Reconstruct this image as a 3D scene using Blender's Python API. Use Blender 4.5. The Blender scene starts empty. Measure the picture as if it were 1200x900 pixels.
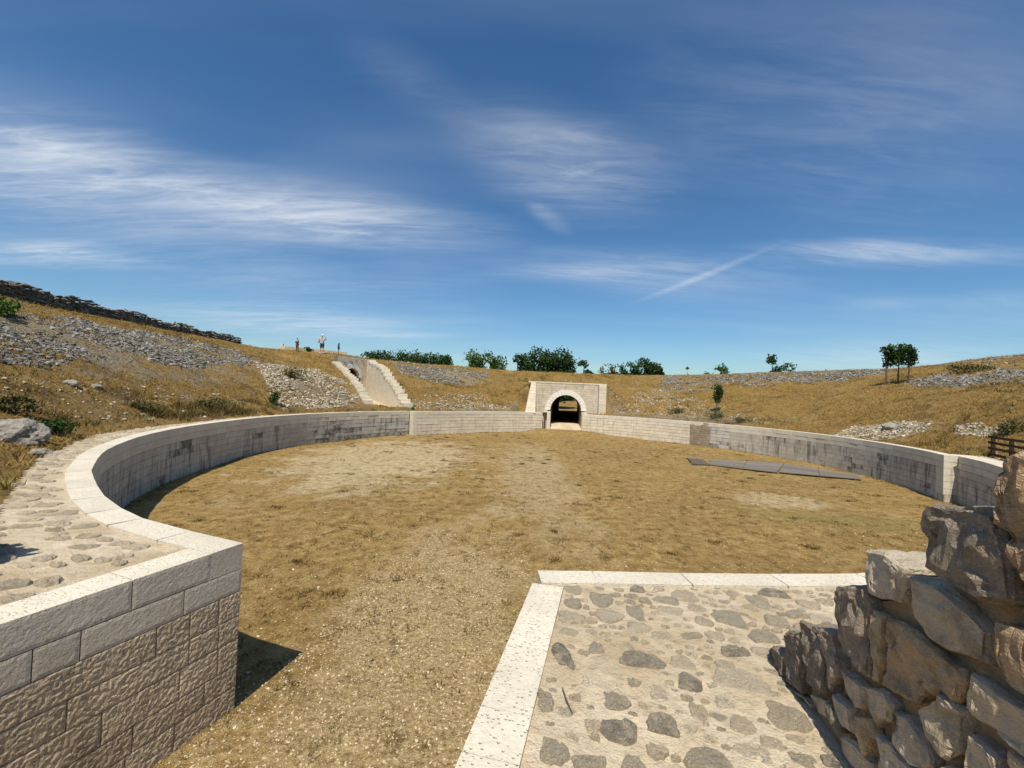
import bpy, bmesh, math, random
import numpy as np
from mathutils import Vector, Matrix, Euler
random.seed(7); RS = np.random.RandomState(11)
S = bpy.context.scene; COL = S.collection

# ------------------------------------------------------------------ camera
F_PX, ROLL, CAM_Z = 500.0, math.atan(0.04), 3.94        # focal length for a 1200 px wide frame
PITCH = math.atan(9.5*math.cos(ROLL)/F_PX)
FW = np.array([0, math.cos(PITCH), math.sin(PITCH)])
UP0 = np.array([0, -math.sin(PITCH), math.cos(PITCH)])
CR = math.cos(ROLL)*np.array([1., 0, 0]) + math.sin(ROLL)*UP0
CU = -math.sin(ROLL)*np.array([1., 0, 0]) + math.cos(ROLL)*UP0
cam_d = bpy.data.cameras.new('camera'); cam = bpy.data.objects.new('camera', cam_d); COL.objects.link(cam)
cam_d.sensor_width = 36; cam_d.lens = 36*F_PX/1200; cam_d.clip_start = 0.05; cam_d.clip_end = 5000
cam.matrix_world = Matrix(((CR[0], CU[0], -FW[0], 0), (CR[1], CU[1], -FW[1], 0), (CR[2], CU[2], -FW[2], CAM_Z), (0, 0, 0, 1)))
S.camera = cam
def ray(px, py): return FW + (px-600)/F_PX*CR - (py-450)/F_PX*CU
def P(px, py, z):
    d = ray(px, py); t = (z-CAM_Z)/d[2]; return np.array([d[0]*t, d[1]*t, z])
def D(px, py, dep):
    d = ray(px, py); return np.array([0, 0, CAM_Z]) + d*(dep/d[1])
def on_plane(px, py, p0, n):
    d = ray(px, py); o = np.array([0, 0, CAM_Z]); return o + d*(np.dot(np.array(p0)-o, n)/np.dot(d, n))

# ------------------------------------------------------------------ node helpers
def node(nt, typ, ins=None, **props):
    n = nt.nodes.new(typ)
    for k, v in props.items(): setattr(n, k, v)
    for k, v in (ins or {}).items():
        if isinstance(v, bpy.types.NodeSocket): nt.links.new(v, n.inputs[k])
        elif v is not None: n.inputs[k].default_value = v
    return n
def c4(c): return (c[0], c[1], c[2], 1)
def noise(nt, vec, scale, detail=4, rough=.55, dist=0.):
    return node(nt, 'ShaderNodeTexNoise', {'Vector': vec, 'Scale': scale, 'Detail': detail, 'Roughness': rough, 'Distortion': dist}).outputs['Fac']
def ramp(nt, fac, stops, interp='LINEAR'):
    n = node(nt, 'ShaderNodeValToRGB', {'Fac': fac}); cr = n.color_ramp; cr.interpolation = interp
    while len(cr.elements) < len(stops): cr.elements.new(.5)
    for e, (p, c) in zip(cr.elements, stops):
        e.position = p; e.color = c4(c) if not isinstance(c, (int, float)) else (c, c, c, 1)
    return n.outputs['Color']
def mixc(nt, fac, a, b, blend='MIX'):
    n = nt.nodes.new('ShaderNodeMix'); n.data_type = 'RGBA'; n.blend_type = blend
    for i, v in ((0, fac), (6, a), (7, b)):
        if isinstance(v, bpy.types.NodeSocket): nt.links.new(v, n.inputs[i])
        else: n.inputs[i].default_value = v if i == 0 else c4(v)
    return n.outputs[2]
def mth(nt, op, a, b=None, clamp=False):
    n = nt.nodes.new('ShaderNodeMath'); n.operation = op; n.use_clamp = clamp
    for i, v in ((0, a), (1, b)):
        if v is None: continue
        if isinstance(v, bpy.types.NodeSocket): nt.links.new(v, n.inputs[i])
        else: n.inputs[i].default_value = v
    return n.outputs[0]
def mapping(nt, vec, scale=(1, 1, 1), loc=(0, 0, 0), rot=(0, 0, 0), typ='POINT'):
    return node(nt, 'ShaderNodeMapping', {'Vector': vec, 'Scale': scale, 'Location': loc, 'Rotation': rot}, vector_type=typ).outputs[0]
def maprange(nt, v, a, b, c=0., d=1., smooth=True):
    return node(nt, 'ShaderNodeMapRange', {'Value': v, 'From Min': a, 'From Max': b, 'To Min': c, 'To Max': d},
                interpolation_type='SMOOTHSTEP' if smooth else 'LINEAR').outputs[0]
def new_mat(name):
    m = bpy.data.materials.new(name); m.use_nodes = True; nt = m.node_tree; nt.nodes.clear()
    return m, nt
def finish(nt, col, height=None, strength=.5, dist=.02, rough=.92, spec=.15, **extra):
    ins = {'Base Color': col if isinstance(col, bpy.types.NodeSocket) else c4(col), 'Roughness': rough, 'Specular IOR Level': spec}
    if height is not None:
        ins['Normal'] = node(nt, 'ShaderNodeBump', {'Height': height, 'Strength': strength, 'Distance': dist}).outputs[0]
    ins.update(extra)
    b = node(nt, 'ShaderNodeBsdfPrincipled', ins)
    node(nt, 'ShaderNodeOutputMaterial', {'Surface': b.outputs[0]})
def wpos(nt): return node(nt, 'ShaderNodeNewGeometry').outputs['Position']

# ------------------------------------------------------------------ world, sun, exposure
SUN = Vector((-.13, -.58, 1)).normalized()
w = bpy.data.worlds.new('World'); S.world = w; w.use_nodes = True; nt = w.node_tree; nt.nodes.clear()
sky = node(nt, 'ShaderNodeTexSky', sky_type='NISHITA', sun_disc=False, sun_elevation=math.asin(SUN.z),
           sun_rotation=math.atan2(SUN.x, SUN.y), altitude=300, air_density=1.0, dust_density=1.0, ozone_density=1.8)
blue = node(nt, 'ShaderNodeHueSaturation', {'Color': sky.outputs[0], 'Saturation': 1.22, 'Value': 1.0}).outputs[0]
blue = mixc(nt, 1.0, blue, (.83, .99, 1.05), 'MULTIPLY')
dirv = node(nt, 'ShaderNodeTexCoord').outputs['Generated']
sep = node(nt, 'ShaderNodeSeparateXYZ', {'Vector': dirv})
az = mth(nt, 'ARCTAN2', sep.outputs[0], sep.outputs[1]); el = mth(nt, 'ARCSINE', sep.outputs[2])
ae = node(nt, 'ShaderNodeCombineXYZ', {'X': az, 'Y': el, 'Z': 0.}).outputs[0]
def azel(px, py):
    d = ray(px, py); d = d/np.linalg.norm(d); return math.atan2(d[0], d[1]), math.asin(d[2])
zc = mth(nt, 'ADD', mth(nt, 'MAXIMUM', sep.outputs[2], 0.), .12)     # cirrus lies on a high plane
pl = node(nt, 'ShaderNodeCombineXYZ', {'X': mth(nt, 'DIVIDE', sep.outputs[0], zc), 'Y': mth(nt, 'DIVIDE', sep.outputs[1], zc), 'Z': 0.}).outputs[0]
fib = noise(nt, mapping(nt, pl, (.8, 4.2, 1), rot=(0, 0, -.42)), 1.5, 9, .66, .9)
fib3 = noise(nt, mapping(nt, pl, (2.2, 9., 1), loc=(2, 7, 0), rot=(0, 0, -.30)), 1.6, 6, .6, .8)
fib2 = noise(nt, mapping(nt, pl, (.5, 1.6, 1), loc=(3, 1, 0), rot=(0, 0, .3)), .9, 4, .5, .3)
acc = None
for (x0, y0, x1, y1, wd, st) in [(-260, 135, 230, 205, 46, .72), (40, 172, 600, 272, 34, .72), (-150, 225, 470, 262, 55, .30), (-150, 284, 200, 304, 13, .70),
                                 (525, 140, 800, 225, 62, .46), (600, 150, 760, 215, 26, .25), (570, 300, 1010, 318, 30, .30), (575, 318, 830, 312, 11, .26), (200, 365, 520, 388, 24, .30), (100, 365, 460, 380, 16, .34),
                                 (615, 235, 672, 275, 12, .26), (870, 290, 1290, 296, 13, .55), (940, 288, 1120, 284, 8, .25), (900, 160, 1300, 120, 120, .13),
                                 (700, 130, 1150, 70, 110, .13), (380, 30, 560, 130, 34, .10), (60, 330, 600, 330, 34, .16), (860, 425, 1300, 405, 22, .3), (1090, 352, 1250, 350, 9, .18), (960, 360, 1110, 352, 7, .14), (380, 389, 560, 394, 5, .4), (200, 399, 320, 402, 5, .2)]:
    a0, a1 = azel(x0, y0), azel(x1, y1)
    ln = math.hypot(a1[0]-a0[0], a1[1]-a0[1]); ang = math.atan2(a1[1]-a0[1], a1[0]-a0[0])
    dw = wd/F_PX*math.cos((a0[1]+a1[1])/2)
    loc = mapping(nt, ae, (ln*.5, dw, 1), ((a0[0]+a1[0])/2, (a0[1]+a1[1])/2, 0), (0, 0, ang), 'TEXTURE')
    r = node(nt, 'ShaderNodeVectorMath', {0: loc}, operation='LENGTH').outputs['Value']
    b = mth(nt, 'MULTIPLY', maprange(nt, r, 1.25, 0.), st*.82)
    acc = b if acc is None else mth(nt, 'ADD', acc, b)
wisp = mth(nt, 'ADD', mth(nt, 'MULTIPLY', maprange(nt, fib, .33, .68), .52), mth(nt, 'ADD', mth(nt, 'MULTIPLY', maprange(nt, fib3, .40, .70), .30), mth(nt, 'MULTIPLY', fib2, .45)))
cl = mth(nt, 'MULTIPLY', acc, wisp)
# contrail
tr = None
for (x0, y0, x1, y1, wd, st) in [(742, 355, 905, 289, 4.2, .24)]:
    a0, a1 = azel(x0, y0), azel(x1, y1)
    ln = math.hypot(a1[0]-a0[0], a1[1]-a0[1]); ang = math.atan2(a1[1]-a0[1], a1[0]-a0[0])
    loc = mapping(nt, ae, (ln*.55, wd/F_PX, 1), ((a0[0]+a1[0])/2, (a0[1]+a1[1])/2, 0), (0, 0, ang), 'TEXTURE')
    r = node(nt, 'ShaderNodeVectorMath', {0: loc}, operation='LENGTH').outputs['Value']
    tr = mth(nt, 'MULTIPLY', mth(nt, 'MULTIPLY', maprange(nt, r, 1.2, 0.), st), mth(nt, 'ADD', fib, .3))
veil = mth(nt, 'MULTIPLY', maprange(nt, fib2, .42, .8), .13)
cl = mth(nt, 'ADD', mth(nt, 'ADD', cl, tr), veil, clamp=True)
skyc = mixc(nt, cl, blue, (7.6, 8.0, 8.4))
bg = node(nt, 'ShaderNodeBackground', {'Color': skyc, 'Strength': .104})
node(nt, 'ShaderNodeOutputWorld', {'Surface': bg.outputs[0]})
sd = bpy.data.lights.new('sun', 'SUN'); sd.energy = 4.9; sd.angle = math.radians(.5); sd.color = (1, .915, .765)
so = bpy.data.objects.new('sun', sd); COL.objects.link(so); so.rotation_euler = SUN.to_track_quat('Z', 'Y').to_euler(); so.location = (0, 0, 60)
S.view_settings.view_transform = 'Standard'; S.view_settings.look = 'None'; S.view_settings.gamma = 1; S.view_settings.use_curve_mapping = False
S.view_settings.exposure = 0.12
S.cycles.max_bounces = 6; S.cycles.diffuse_bounces = 3; S.cycles.transparent_max_bounces = 4

# ------------------------------------------------------------------ object helpers
def tag(o, label=None, cat=None, group=None, kind=None):
    for k, v in (('label', label), ('category', cat), ('group', group), ('kind', kind)):
        if v: o[k] = v
    return o
def link(name, me, parent=None, loc=(0, 0, 0), rot=(0, 0, 0), scale=(1, 1, 1)):
    o = bpy.data.objects.new(name, me); COL.objects.link(o)
    o.location = loc; o.rotation_euler = rot; o.scale = scale
    if parent: o.parent = parent
    return o
def thing(name, label, cat, loc=(0, 0, 0), rz=0, group=None):
    o = link(name, None, None, loc, (0, 0, rz)); o.empty_display_size = .2
    return tag(o, label, cat, group)
def rel(parent, v): return tuple(np.array(v, float) - np.array(parent.location))     # parents here are never rotated unless said
def pydata(name, v, f, mat, smooth=False):
    me = bpy.data.meshes.new(name); me.from_pydata([tuple(map(float, p)) for p in v], [], [tuple(map(int, q)) for q in f]); me.update()
    me.materials.append(mat)
    me.polygons.foreach_set('use_smooth', [smooth]*len(me.polygons))
    return me
def fast_mesh(name, v, faces, mat, tone=None, smooth=False):
    """v (n,3), faces (m,k) of one size k"""
    v = np.asarray(v, np.float32); f = np.asarray(faces, np.int32); m, k = f.shape
    me = bpy.data.meshes.new(name)
    me.vertices.add(len(v)); me.vertices.foreach_set('co', v.ravel())
    me.loops.add(m*k); me.loops.foreach_set('vertex_index', f.ravel())
    me.polygons.add(m); me.polygons.foreach_set('loop_start', np.arange(0, m*k, k, dtype=np.int32))
    me.polygons.foreach_set('loop_total', np.full(m, k, np.int32))
    me.polygons.foreach_set('use_smooth', np.full(m, smooth, bool))
    if tone is not None:
        a = me.attributes.new('tone', 'FLOAT', 'POINT'); a.data.foreach_set('value', np.asarray(tone, np.float32))
    me.update(calc_edges=True); me.validate()
    me.materials.append(mat)
    return me
def instances(tv, tf, pos, rot, scl, tones):
    """stack copies of a template: rot (n,3,3)"""
    n = len(pos); k = len(tv)
    v = np.einsum('nij,nkj->nki', rot, tv[None]*scl[:, None, :]) + pos[:, None, :]
    f = tf[None] + (np.arange(n)*k)[:, None, None]
    return v.reshape(-1, 3), f.reshape(-1, tf.shape[1]), np.repeat(tones, k)
def rotmats(n, tilt=.3, full=False):
    if full:
        q = RS.normal(size=(n, 4)); q /= np.linalg.norm(q, axis=1)[:, None]
    else:
        a = RS.uniform(0, 2*np.pi, n); t = RS.normal(0, tilt, n)/2; b = RS.uniform(0, 2*np.pi, n)
        q1 = np.stack([np.cos(a/2), 0*a, 0*a, np.sin(a/2)], 1); q2 = np.stack([np.cos(t), np.sin(t)*np.cos(b), np.sin(t)*np.sin(b), 0*t], 1)
        w1, x1, y1, z1 = q2.T; w2, x2, y2, z2 = q1.T
        q = np.stack([w1*w2-x1*x2-y1*y2-z1*z2, w1*x2+x1*w2+y1*z2-z1*y2, w1*y2-x1*z2+y1*w2+z1*x2, w1*z2+x1*y2-y1*x2+z1*w2], 1)
    w_, x, y, z = q.T
    return np.stack([1-2*(y*y+z*z), 2*(x*y-z*w_), 2*(x*z+y*w_), 2*(x*y+z*w_), 1-2*(x*x+z*z), 2*(y*z-x*w_), 2*(x*z-y*w_), 2*(y*z+x*w_), 1-2*(x*x+y*y)], 1).reshape(-1, 3, 3)
def hull_rock(seed, n=13, squash=(1, .8, .6)):
    r = np.random.RandomState(seed); p = r.normal(size=(n, 3)); p /= np.linalg.norm(p, axis=1)[:, None]; p *= r.uniform(.75, 1.05, (n, 1)); p *= np.array(squash)*.5
    bm = bmesh.new()
    for q in p: bm.verts.new(q)
    res = bmesh.ops.convex_hull(bm, input=bm.verts)
    bmesh.ops.delete(bm, geom=[e for e in res['geom_interior'] if isinstance(e, bmesh.types.BMVert)], context='VERTS')
    bmesh.ops.triangulate(bm, faces=bm.faces); bm.verts.index_update()
    v = np.array([q.co for q in bm.verts]); f = np.array([[x.index for x in q.verts] for q in bm.faces]); bm.free()
    return v, f
ROCKS = [hull_rock(s, 11, (1.1, .8, .5)) for s in range(8)]
FLATS = [hull_rock(50+s, 14, (1, .75, .42)) for s in range(6)]
_H = np.random.RandomState(3).rand(64, 64)
def vnoise(x, y, s, o=0):
    x = np.asarray(x)*s+o*7.3; y = np.asarray(y)*s+o*3.1; xi = np.floor(x).astype(int); yi = np.floor(y).astype(int); fx = x-xi; fy = y-yi
    fx = fx*fx*(3-2*fx); fy = fy*fy*(3-2*fy); h = lambda a, b: _H[a % 64, b % 64]
    return (h(xi, yi)*(1-fx)+h(xi+1, yi)*fx)*(1-fy)+(h(xi, yi+1)*(1-fx)+h(xi+1, yi+1)*fx)*fy - .5

# ------------------------------------------------------------------ materials
def tone_of(nt, src):
    if src == 'obj': return node(nt, 'ShaderNodeObjectInfo').outputs['Random']
    return node(nt, 'ShaderNodeAttribute', attribute_name='tone').outputs['Fac']
def mat_limestone(name, base, dark, pits=.5, src='obj', stain=0., var=.18, pitscale=16., blacken=False, warm=None, holes=False):
    m, nt = new_mat(name); p = wpos(nt); t = tone_of(nt, src)
    n1 = noise(nt, p, 2.2, 5, .6); n2 = noise(nt, p, 22, 4, .6); n3 = noise(nt, p, 70, 3, .7)
    col = mixc(nt, maprange(nt, n1, .35, .7), base, dark)
    if warm: col = mixc(nt, mth(nt, 'MULTIPLY', maprange(nt, noise(nt, mapping(nt, p, loc=(9, 2, 4)), 1.1, 4), .45, .7), .7), col, warm)
    col = mixc(nt, mth(nt, 'MULTIPLY', maprange(nt, n2, .4, .75), .35), col, tuple(x*.62 for x in base))
    col = mixc(nt, mth(nt, 'MULTIPLY', t, var*2), col, tuple(x*.55 for x in base))
    if stain > 0:
        st = noise(nt, mapping(nt, p, (4.2, 4.2, .5)), 1.0, 6, .68, .3)
        st2 = noise(nt, mapping(nt, p, (.35, .35, .5), loc=(4, 4, 4)), 1., 3, .5)
        s = mth(nt, 'MULTIPLY', maprange(nt, st, .46, .68), maprange(nt, st2, .34, .58))
        col = mixc(nt, mth(nt, 'MULTIPLY', s, stain), col, (.055, .05, .044))
    if blacken:                                                        # single stones black with lichen
        col = mixc(nt, mth(nt, 'MULTIPLY', mth(nt, 'GREATER_THAN', t, .94), maprange(nt, noise(nt, p, 2.5, 5, .75), .38, .62)), col, (.13, .115, .09))
    hole = None
    if holes:                                                          # scattered drill and weather pits
        v2 = node(nt, 'ShaderNodeTexVoronoi', {'Vector': p, 'Scale': 34., 'Randomness': 1.})
        rnd = node(nt, 'ShaderNodeSeparateColor', {'Color': v2.outputs['Color']}).outputs[0]
        hole = mth(nt, 'MULTIPLY', maprange(nt, v2.outputs['Distance'], .24, .08), mth(nt, 'GREATER_THAN', rnd, .74))
        col = mixc(nt, mth(nt, 'MULTIPLY', hole, .16), col, tuple(x*.45 for x in base))
    v = node(nt, 'ShaderNodeTexVoronoi', {'Vector': mapping(nt, p, (1, 1, 1.4)), 'Scale': pitscale, 'Randomness': 1.}).outputs['Distance']
    pit = maprange(nt, v, .06, .34)
    h = mth(nt, 'ADD', mth(nt, 'MULTIPLY', pit, pits), mth(nt, 'ADD', mth(nt, 'MULTIPLY', n3, .35), mth(nt, 'MULTIPLY', n2, .5)))
    if hole is not None: h = mth(nt, 'SUBTRACT', h, mth(nt, 'MULTIPLY', hole, .45))
    finish(nt, col, h, .85, .02)
    return m
M = {}
M['coping'] = mat_limestone('white_limestone', (.70, .645, .53), (.61, .555, .45), .6, var=.10, pitscale=30, holes=True)
M['ashlar'] = mat_limestone('grey_limestone', (.70, .635, .515), (.60, .535, .425), .6, var=.12, pitscale=30, holes=True)
M['rough'] = mat_limestone('rough_limestone', (.67, .545, .385), (.53, .425, .295), 1.5, stain=.5, var=.2, pitscale=44, warm=(.42, .33, .22))
M['weathered'] = mat_limestone('weathered_limestone', (.58, .535, .45), (.45, .41, .34), .6, stain=.9, var=.2, pitscale=12, blacken=True)
M['weathered_j'] = mat_limestone('weathered_limestone_courses', (.60, .565, .50), (.50, .465, .40), .6, 'attr', stain=.75, var=.22, pitscale=12, blacken=True)
M['facing_j'] = mat_limestone('clean_limestone_courses', (.74, .66, .52), (.64, .56, .425), .6, 'attr', stain=.25, var=.16, pitscale=9)
M['ring'] = mat_limestone('white_arch_stone', (.82, .79, .71), (.76, .72, .64), .3, var=.05)
M['gate_j'] = mat_limestone('gate_limestone_courses', (.66, .58, .45), (.54, .47, .36), .8, 'attr', stain=.35, var=.22, pitscale=9)
M['facing'] = mat_limestone('clean_limestone', (.74, .665, .53), (.63, .56, .44), .4, var=.12)
def mat_mortar(name, base, scale=1.):
    m, nt = new_mat(name); p = wpos(nt)
    a = noise(nt, p, 1.3*scale, 6, .62); b = noise(nt, p, 9*scale, 5, .65); c = noise(nt, p, 60, 3, .7)
    col = mixc(nt, maprange(nt, a, .35, .68), base, tuple(x*k for x, k in zip(base, (.80, .74, .64))))
    col = mixc(nt, mth(nt, 'MULTIPLY', maprange(nt, b, .42, .72), .55), col, tuple(x*k for x, k in zip(base, (.66, .60, .52))))
    col = mixc(nt, mth(nt, 'MULTIPLY', maprange(nt, noise(nt, mapping(nt, p, loc=(5, 1, 0)), 2.6, 5), .55, .7), .55), col, tuple(min(.8, x*1.18) for x in base))
    h = mth(nt, 'ADD', mth(nt, 'MULTIPLY', b, 1.2), mth(nt, 'MULTIPLY', c, .35))
    finish(nt, col, h, 1., .045); return m
M['mortar'] = mat_mortar('lime_mortar', (.59, .505, .375))
M['core'] = mat_mortar('joint_mortar', (.20, .17, .13), 2)
M['walk'] = mat_mortar('walkway_mortar', (.59, .51, .385))
def mat_rock(name, cols, src='obj', bump=.8, scale=6., mottle=.6, light=(.62, .57, .48), smear=None):
    m, nt = new_mat(name); p = wpos(nt); t = tone_of(nt, src)
    base = ramp(nt, t, [(i/(len(cols)-1), c) for i, c in enumerate(cols)])
    a = noise(nt, p, scale, 6, .68, .4); b = noise(nt, p, scale*5, 4, .7)
    col = mixc(nt, mth(nt, 'MULTIPLY', maprange(nt, a, .42, .68), mottle), base, (.10, .088, .072))
    col = mixc(nt, mth(nt, 'MULTIPLY', maprange(nt, b, .5, .72), .6), col, light)
    vr = node(nt, 'ShaderNodeTexVoronoi', {'Vector': mapping(nt, p, (1, 1, 1.6)), 'Scale': scale*4.5}, feature='DISTANCE_TO_EDGE').outputs['Distance']
    fn = noise(nt, p, scale*14, 4, .75); cr = maprange(nt, vr, 0., .10)
    col = mixc(nt, mth(nt, 'MULTIPLY', maprange(nt, fn, .56, .75), .22), col, tuple(x*.45 for x in cols[0]))
    if smear: col = mixc(nt, mth(nt, 'MULTIPLY', maprange(nt, noise(nt, p, scale*1.1, 6, .72), .46, .60), .8), col, smear)
    h = mth(nt, 'ADD', mth(nt, 'ADD', a, mth(nt, 'MULTIPLY', b, .5)), mth(nt, 'ADD', mth(nt, 'MULTIPLY', fn, .3), mth(nt, 'MULTIPLY', cr, .10)))
    finish(nt, col, h, bump, .06); return m
M['rubble'] = mat_rock('rubble_rock', [(.48, .33, .19), (.60, .44, .265), (.66, .525, .355), (.58, .485, .355)], mottle=.5, light=(.60, .51, .38), scale=7)
M['rubble_dark'] = mat_rock('dark_rubble_rock', [(.28, .23, .175), (.40, .325, .245)], mottle=.5, scale=9)
M['rubble_pale'] = mat_rock('pale_rubble_rock', [(.58, .48, .345), (.68, .58, .44)], mottle=.35, scale=8)
M['inlay_dark'] = mat_rock('dark_fieldstone', [(.30, .27, .22), (.38, .33, .255)], mottle=.45, scale=10, bump=1., light=(.46, .385, .28), smear=(.52, .445, .33))
M['inlay_grey'] = mat_rock('grey_fieldstone', [(.44, .385, .295), (.53, .46, .345)], mottle=.12, scale=10, bump=1., light=(.52, .43, .31), smear=(.51, .43, .305))
M['inlay_tan'] = mat_rock('tan_fieldstone', [(.43, .36, .255), (.50, .42, .30)], mottle=.12, scale=10, bump=.8)
M['inlay_pale'] = mat_rock('pale_fieldstone', [(.55, .465, .335), (.62, .53, .40)], mottle=.18, scale=9, bump=.9)
M['scree'] = mat_rock('grey_scree', [(.095, .093, .086), (.20, .195, .18), (.35, .34, .31)], 'attr', .4, 3, .35)
M['pale_scree'] = mat_rock('pale_scree', [(.27, .23, .165), (.41, .355, .265), (.58, .52, .42)], 'attr', .4, 3, .2)
M['dry_wall'] = mat_rock('dark_dry_wall_stone', [(.085, .078, .07), (.14, .128, .112), (.22, .205, .18)], 'obj', .5, 3, .4)
M['dry_wall_j'] = mat_rock('dark_dry_wall_rubble', [(.085, .078, .07), (.14, .128, .112), (.22, .205, .18)], 'attr', .5, 3, .4)
M['gravel'] = mat_rock('gravel_stone', [(.30, .22, .115), (.48, .375, .225), (.68, .58, .41)], 'attr', .3, 20, .15)
M['boulder'] = mat_rock('grey_boulder', [(.30, .28, .245), (.36, .33, .28)], 'obj', 1., 3, .4)
def soil(nt, p):
    """dried grass over stony soil: colour and height"""
    A = noise(nt, p, .13, 3, .5); B = noise(nt, p, .7, 6, .62, .3); Cn = noise(nt, mapping(nt, p, (1, 1.6, 1.2)), 5.5, 6, .7, .2); Dn = noise(nt, p, 30, 4, .75)
    col = ramp(nt, Cn, [(.30, (.075, .045, .013)), (.43, (.205, .125, .033)), (.55, (.335, .212, .062)), (.70, (.45, .305, .110))])
    col = mixc(nt, mth(nt, 'MULTIPLY', maprange(nt, B, .50, .68), .85), col, (.125, .082, .034))
    col = mixc(nt, mth(nt, 'MULTIPLY', maprange(nt, noise(nt, mapping(nt, p, loc=(8, 3, 0)), .5, 5, .6), .55, .72), .7), col, (.40, .285, .115))
    col = mixc(nt, mth(nt, 'MULTIPLY', maprange(nt, noise(nt, mapping(nt, p, loc=(2, 9, 0)), .32, 5, .65), .58, .72), .65), col, (.135, .128, .045))
    col = mixc(nt, mth(nt, 'MULTIPLY', maprange(nt, Dn, .52, .74), .42), col, (.54, .42, .24))
    col = mixc(nt, mth(nt, 'MULTIPLY', maprange(nt, Dn, .46, .25), .5), col, (.07, .05, .024))
    return col, mth(nt, 'ADD', mth(nt, 'MULTIPLY', Cn, 1.), mth(nt, 'ADD', mth(nt, 'MULTIPLY', B, .8), mth(nt, 'MULTIPLY', Dn, .35))), Cn, Dn, B
def blob(nt, p, x, y, rx, ry, warp):
    q = mapping(nt, p, (rx, ry, 50), (x, y, 0), (0, 0, 0), 'TEXTURE')
    r = node(nt, 'ShaderNodeVectorMath', {0: q}, operation='LENGTH').outputs['Value']
    return maprange(nt, mth(nt, 'ADD', r, mth(nt, 'MULTIPLY', mth(nt, 'SUBTRACT', warp, .5), 2.2)), 1.15, .55)
m, nt = new_mat('arena_ground'); p = wpos(nt)
g = noise(nt, p, .45, 5, .6, .2); g2 = noise(nt, p, 3.2, 6, .7); g3 = noise(nt, p, 17, 5, .75); wp = noise(nt, p, .6, 5, .62)
col = ramp(nt, g2, [(.30, (.130, .078, .022)), (.45, (.265, .170, .055)), (.56, (.350, .238, .088)), (.72, (.46, .335, .150))])
col = mixc(nt, mth(nt, 'MULTIPLY', maprange(nt, g, .42, .68), .6), col, (.215, .135, .042))
col = mixc(nt, mth(nt, 'MULTIPLY', maprange(nt, noise(nt, mapping(nt, p, loc=(3, 7, 0)), .85, 5, .6), .57, .72), .5), col, (.42, .315, .155))
path = blob(nt, p, -1.2, 5.5, 2.0, 7.5, wp); bare = blob(nt, p, -6.8, 24, 5.2, 9., wp)
bare2 = blob(nt, p, 11, 17, 2.2, 1.6, wp); mid = blob(nt, p, 1.2, 22, 2.0, 12, wp); grn = blob(nt, p, 11.5, 14.8, 3.4, 1.4, wp)
col = mixc(nt, mth(nt, 'MULTIPLY', path, .68), col, ramp(nt, g3, [(.32, (.215, .145, .06)), (.5, (.41, .305, .155)), (.66, (.60, .48, .29))]))
for b, k in ((bare, .92), (bare2, .7), (mid, .5)):
    col = mixc(nt, mth(nt, 'MULTIPLY', b, k), col, ramp(nt, g2, [(.3, (.30, .22, .11)), (.5, (.45, .355, .205)), (.66, (.58, .475, .30))]))
col = mixc(nt, mth(nt, 'MULTIPLY', mth(nt, 'MULTIPLY', grn, maprange(nt, g2, .35, .6)), .55), col, (.19, .185, .055))
col = mixc(nt, mth(nt, 'MULTIPLY', maprange(nt, noise(nt, mapping(nt, p, loc=(2, 5, 0)), .35, 5, .6), .6, .74), .45), col, (.18, .165, .06))
tuft = noise(nt, mapping(nt, p, (1, .8, 1), loc=(1, 4, 0)), 2.0, 4, .7)
col = mixc(nt, mth(nt, 'MULTIPLY', maprange(nt, tuft, .56, .68), .75), col, (.115, .078, .024))
col = mixc(nt, mth(nt, 'MULTIPLY', maprange(nt, g3, .53, .68), .6), col, (.58, .45, .25))
col = mixc(nt, mth(nt, 'MULTIPLY', maprange(nt, g3, .46, .33), .7), col, (.11, .07, .02))
finish(nt, col, mth(nt, 'ADD', g2, mth(nt, 'ADD', mth(nt, 'MULTIPLY', g3, .5), mth(nt, 'MULTIPLY', tuft, .4))), 1., .10); M['floor'] = m
def mat_blade(name, cols):
    m, nt = new_mat(name); t = tone_of(nt, 'attr')
    finish(nt, ramp(nt, t, [(i/(len(cols)-1), c) for i, c in enumerate(cols)]), rough=.8, spec=.1); return m
M['straw'] = mat_blade('dry_straw', [(.12, .075, .02), (.28, .18, .055), (.40, .28, .10), (.17, .15, .04)])
M['tussock'] = mat_blade('brown_tussock', [(.07, .045, .016), (.13, .09, .03), (.21, .145, .048), (.11, .10, .03)])
M['weed'] = mat_blade('green_weed', [(.045, .062, .018), (.10, .115, .035), (.17, .16, .055)])
M['leaf_dark'] = mat_blade('dark_leaves', [(.016, .034, .010), (.032, .064, .018), (.055, .095, .028)])
M['leaf_mid'] = mat_blade('green_leaves', [(.035, .07, .014), (.07, .125, .026), (.11, .17, .045)])
M['leaf_dry'] = mat_blade('olive_leaves', [(.055, .06, .018), (.10, .098, .035), (.155, .13, .055)])
def mat_wood(name, a, b, sc=(1, 12, 12)):
    m, nt = new_mat(name); q = node(nt, 'ShaderNodeTexCoord').outputs['Object']
    g = noise(nt, mapping(nt, q, sc), 3, 5, .65); t = node(nt, 'ShaderNodeObjectInfo').outputs['Random']
    col = mixc(nt, g, a, b); col = mixc(nt, mth(nt, 'MULTIPLY', t, .45), col, tuple(x*.6 for x in a)); finish(nt, col, g, .4, .01, .85); return m
M['fence'] = mat_wood('brown_stained_wood', (.035, .022, .015), (.075, .045, .028))
M['greywood'] = mat_wood('weathered_grey_wood', (.15, .13, .108), (.27, .24, .20))
M['bark'] = mat_wood('bark', (.07, .05, .034), (.15, .115, .08), (6, 6, 1))
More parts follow.
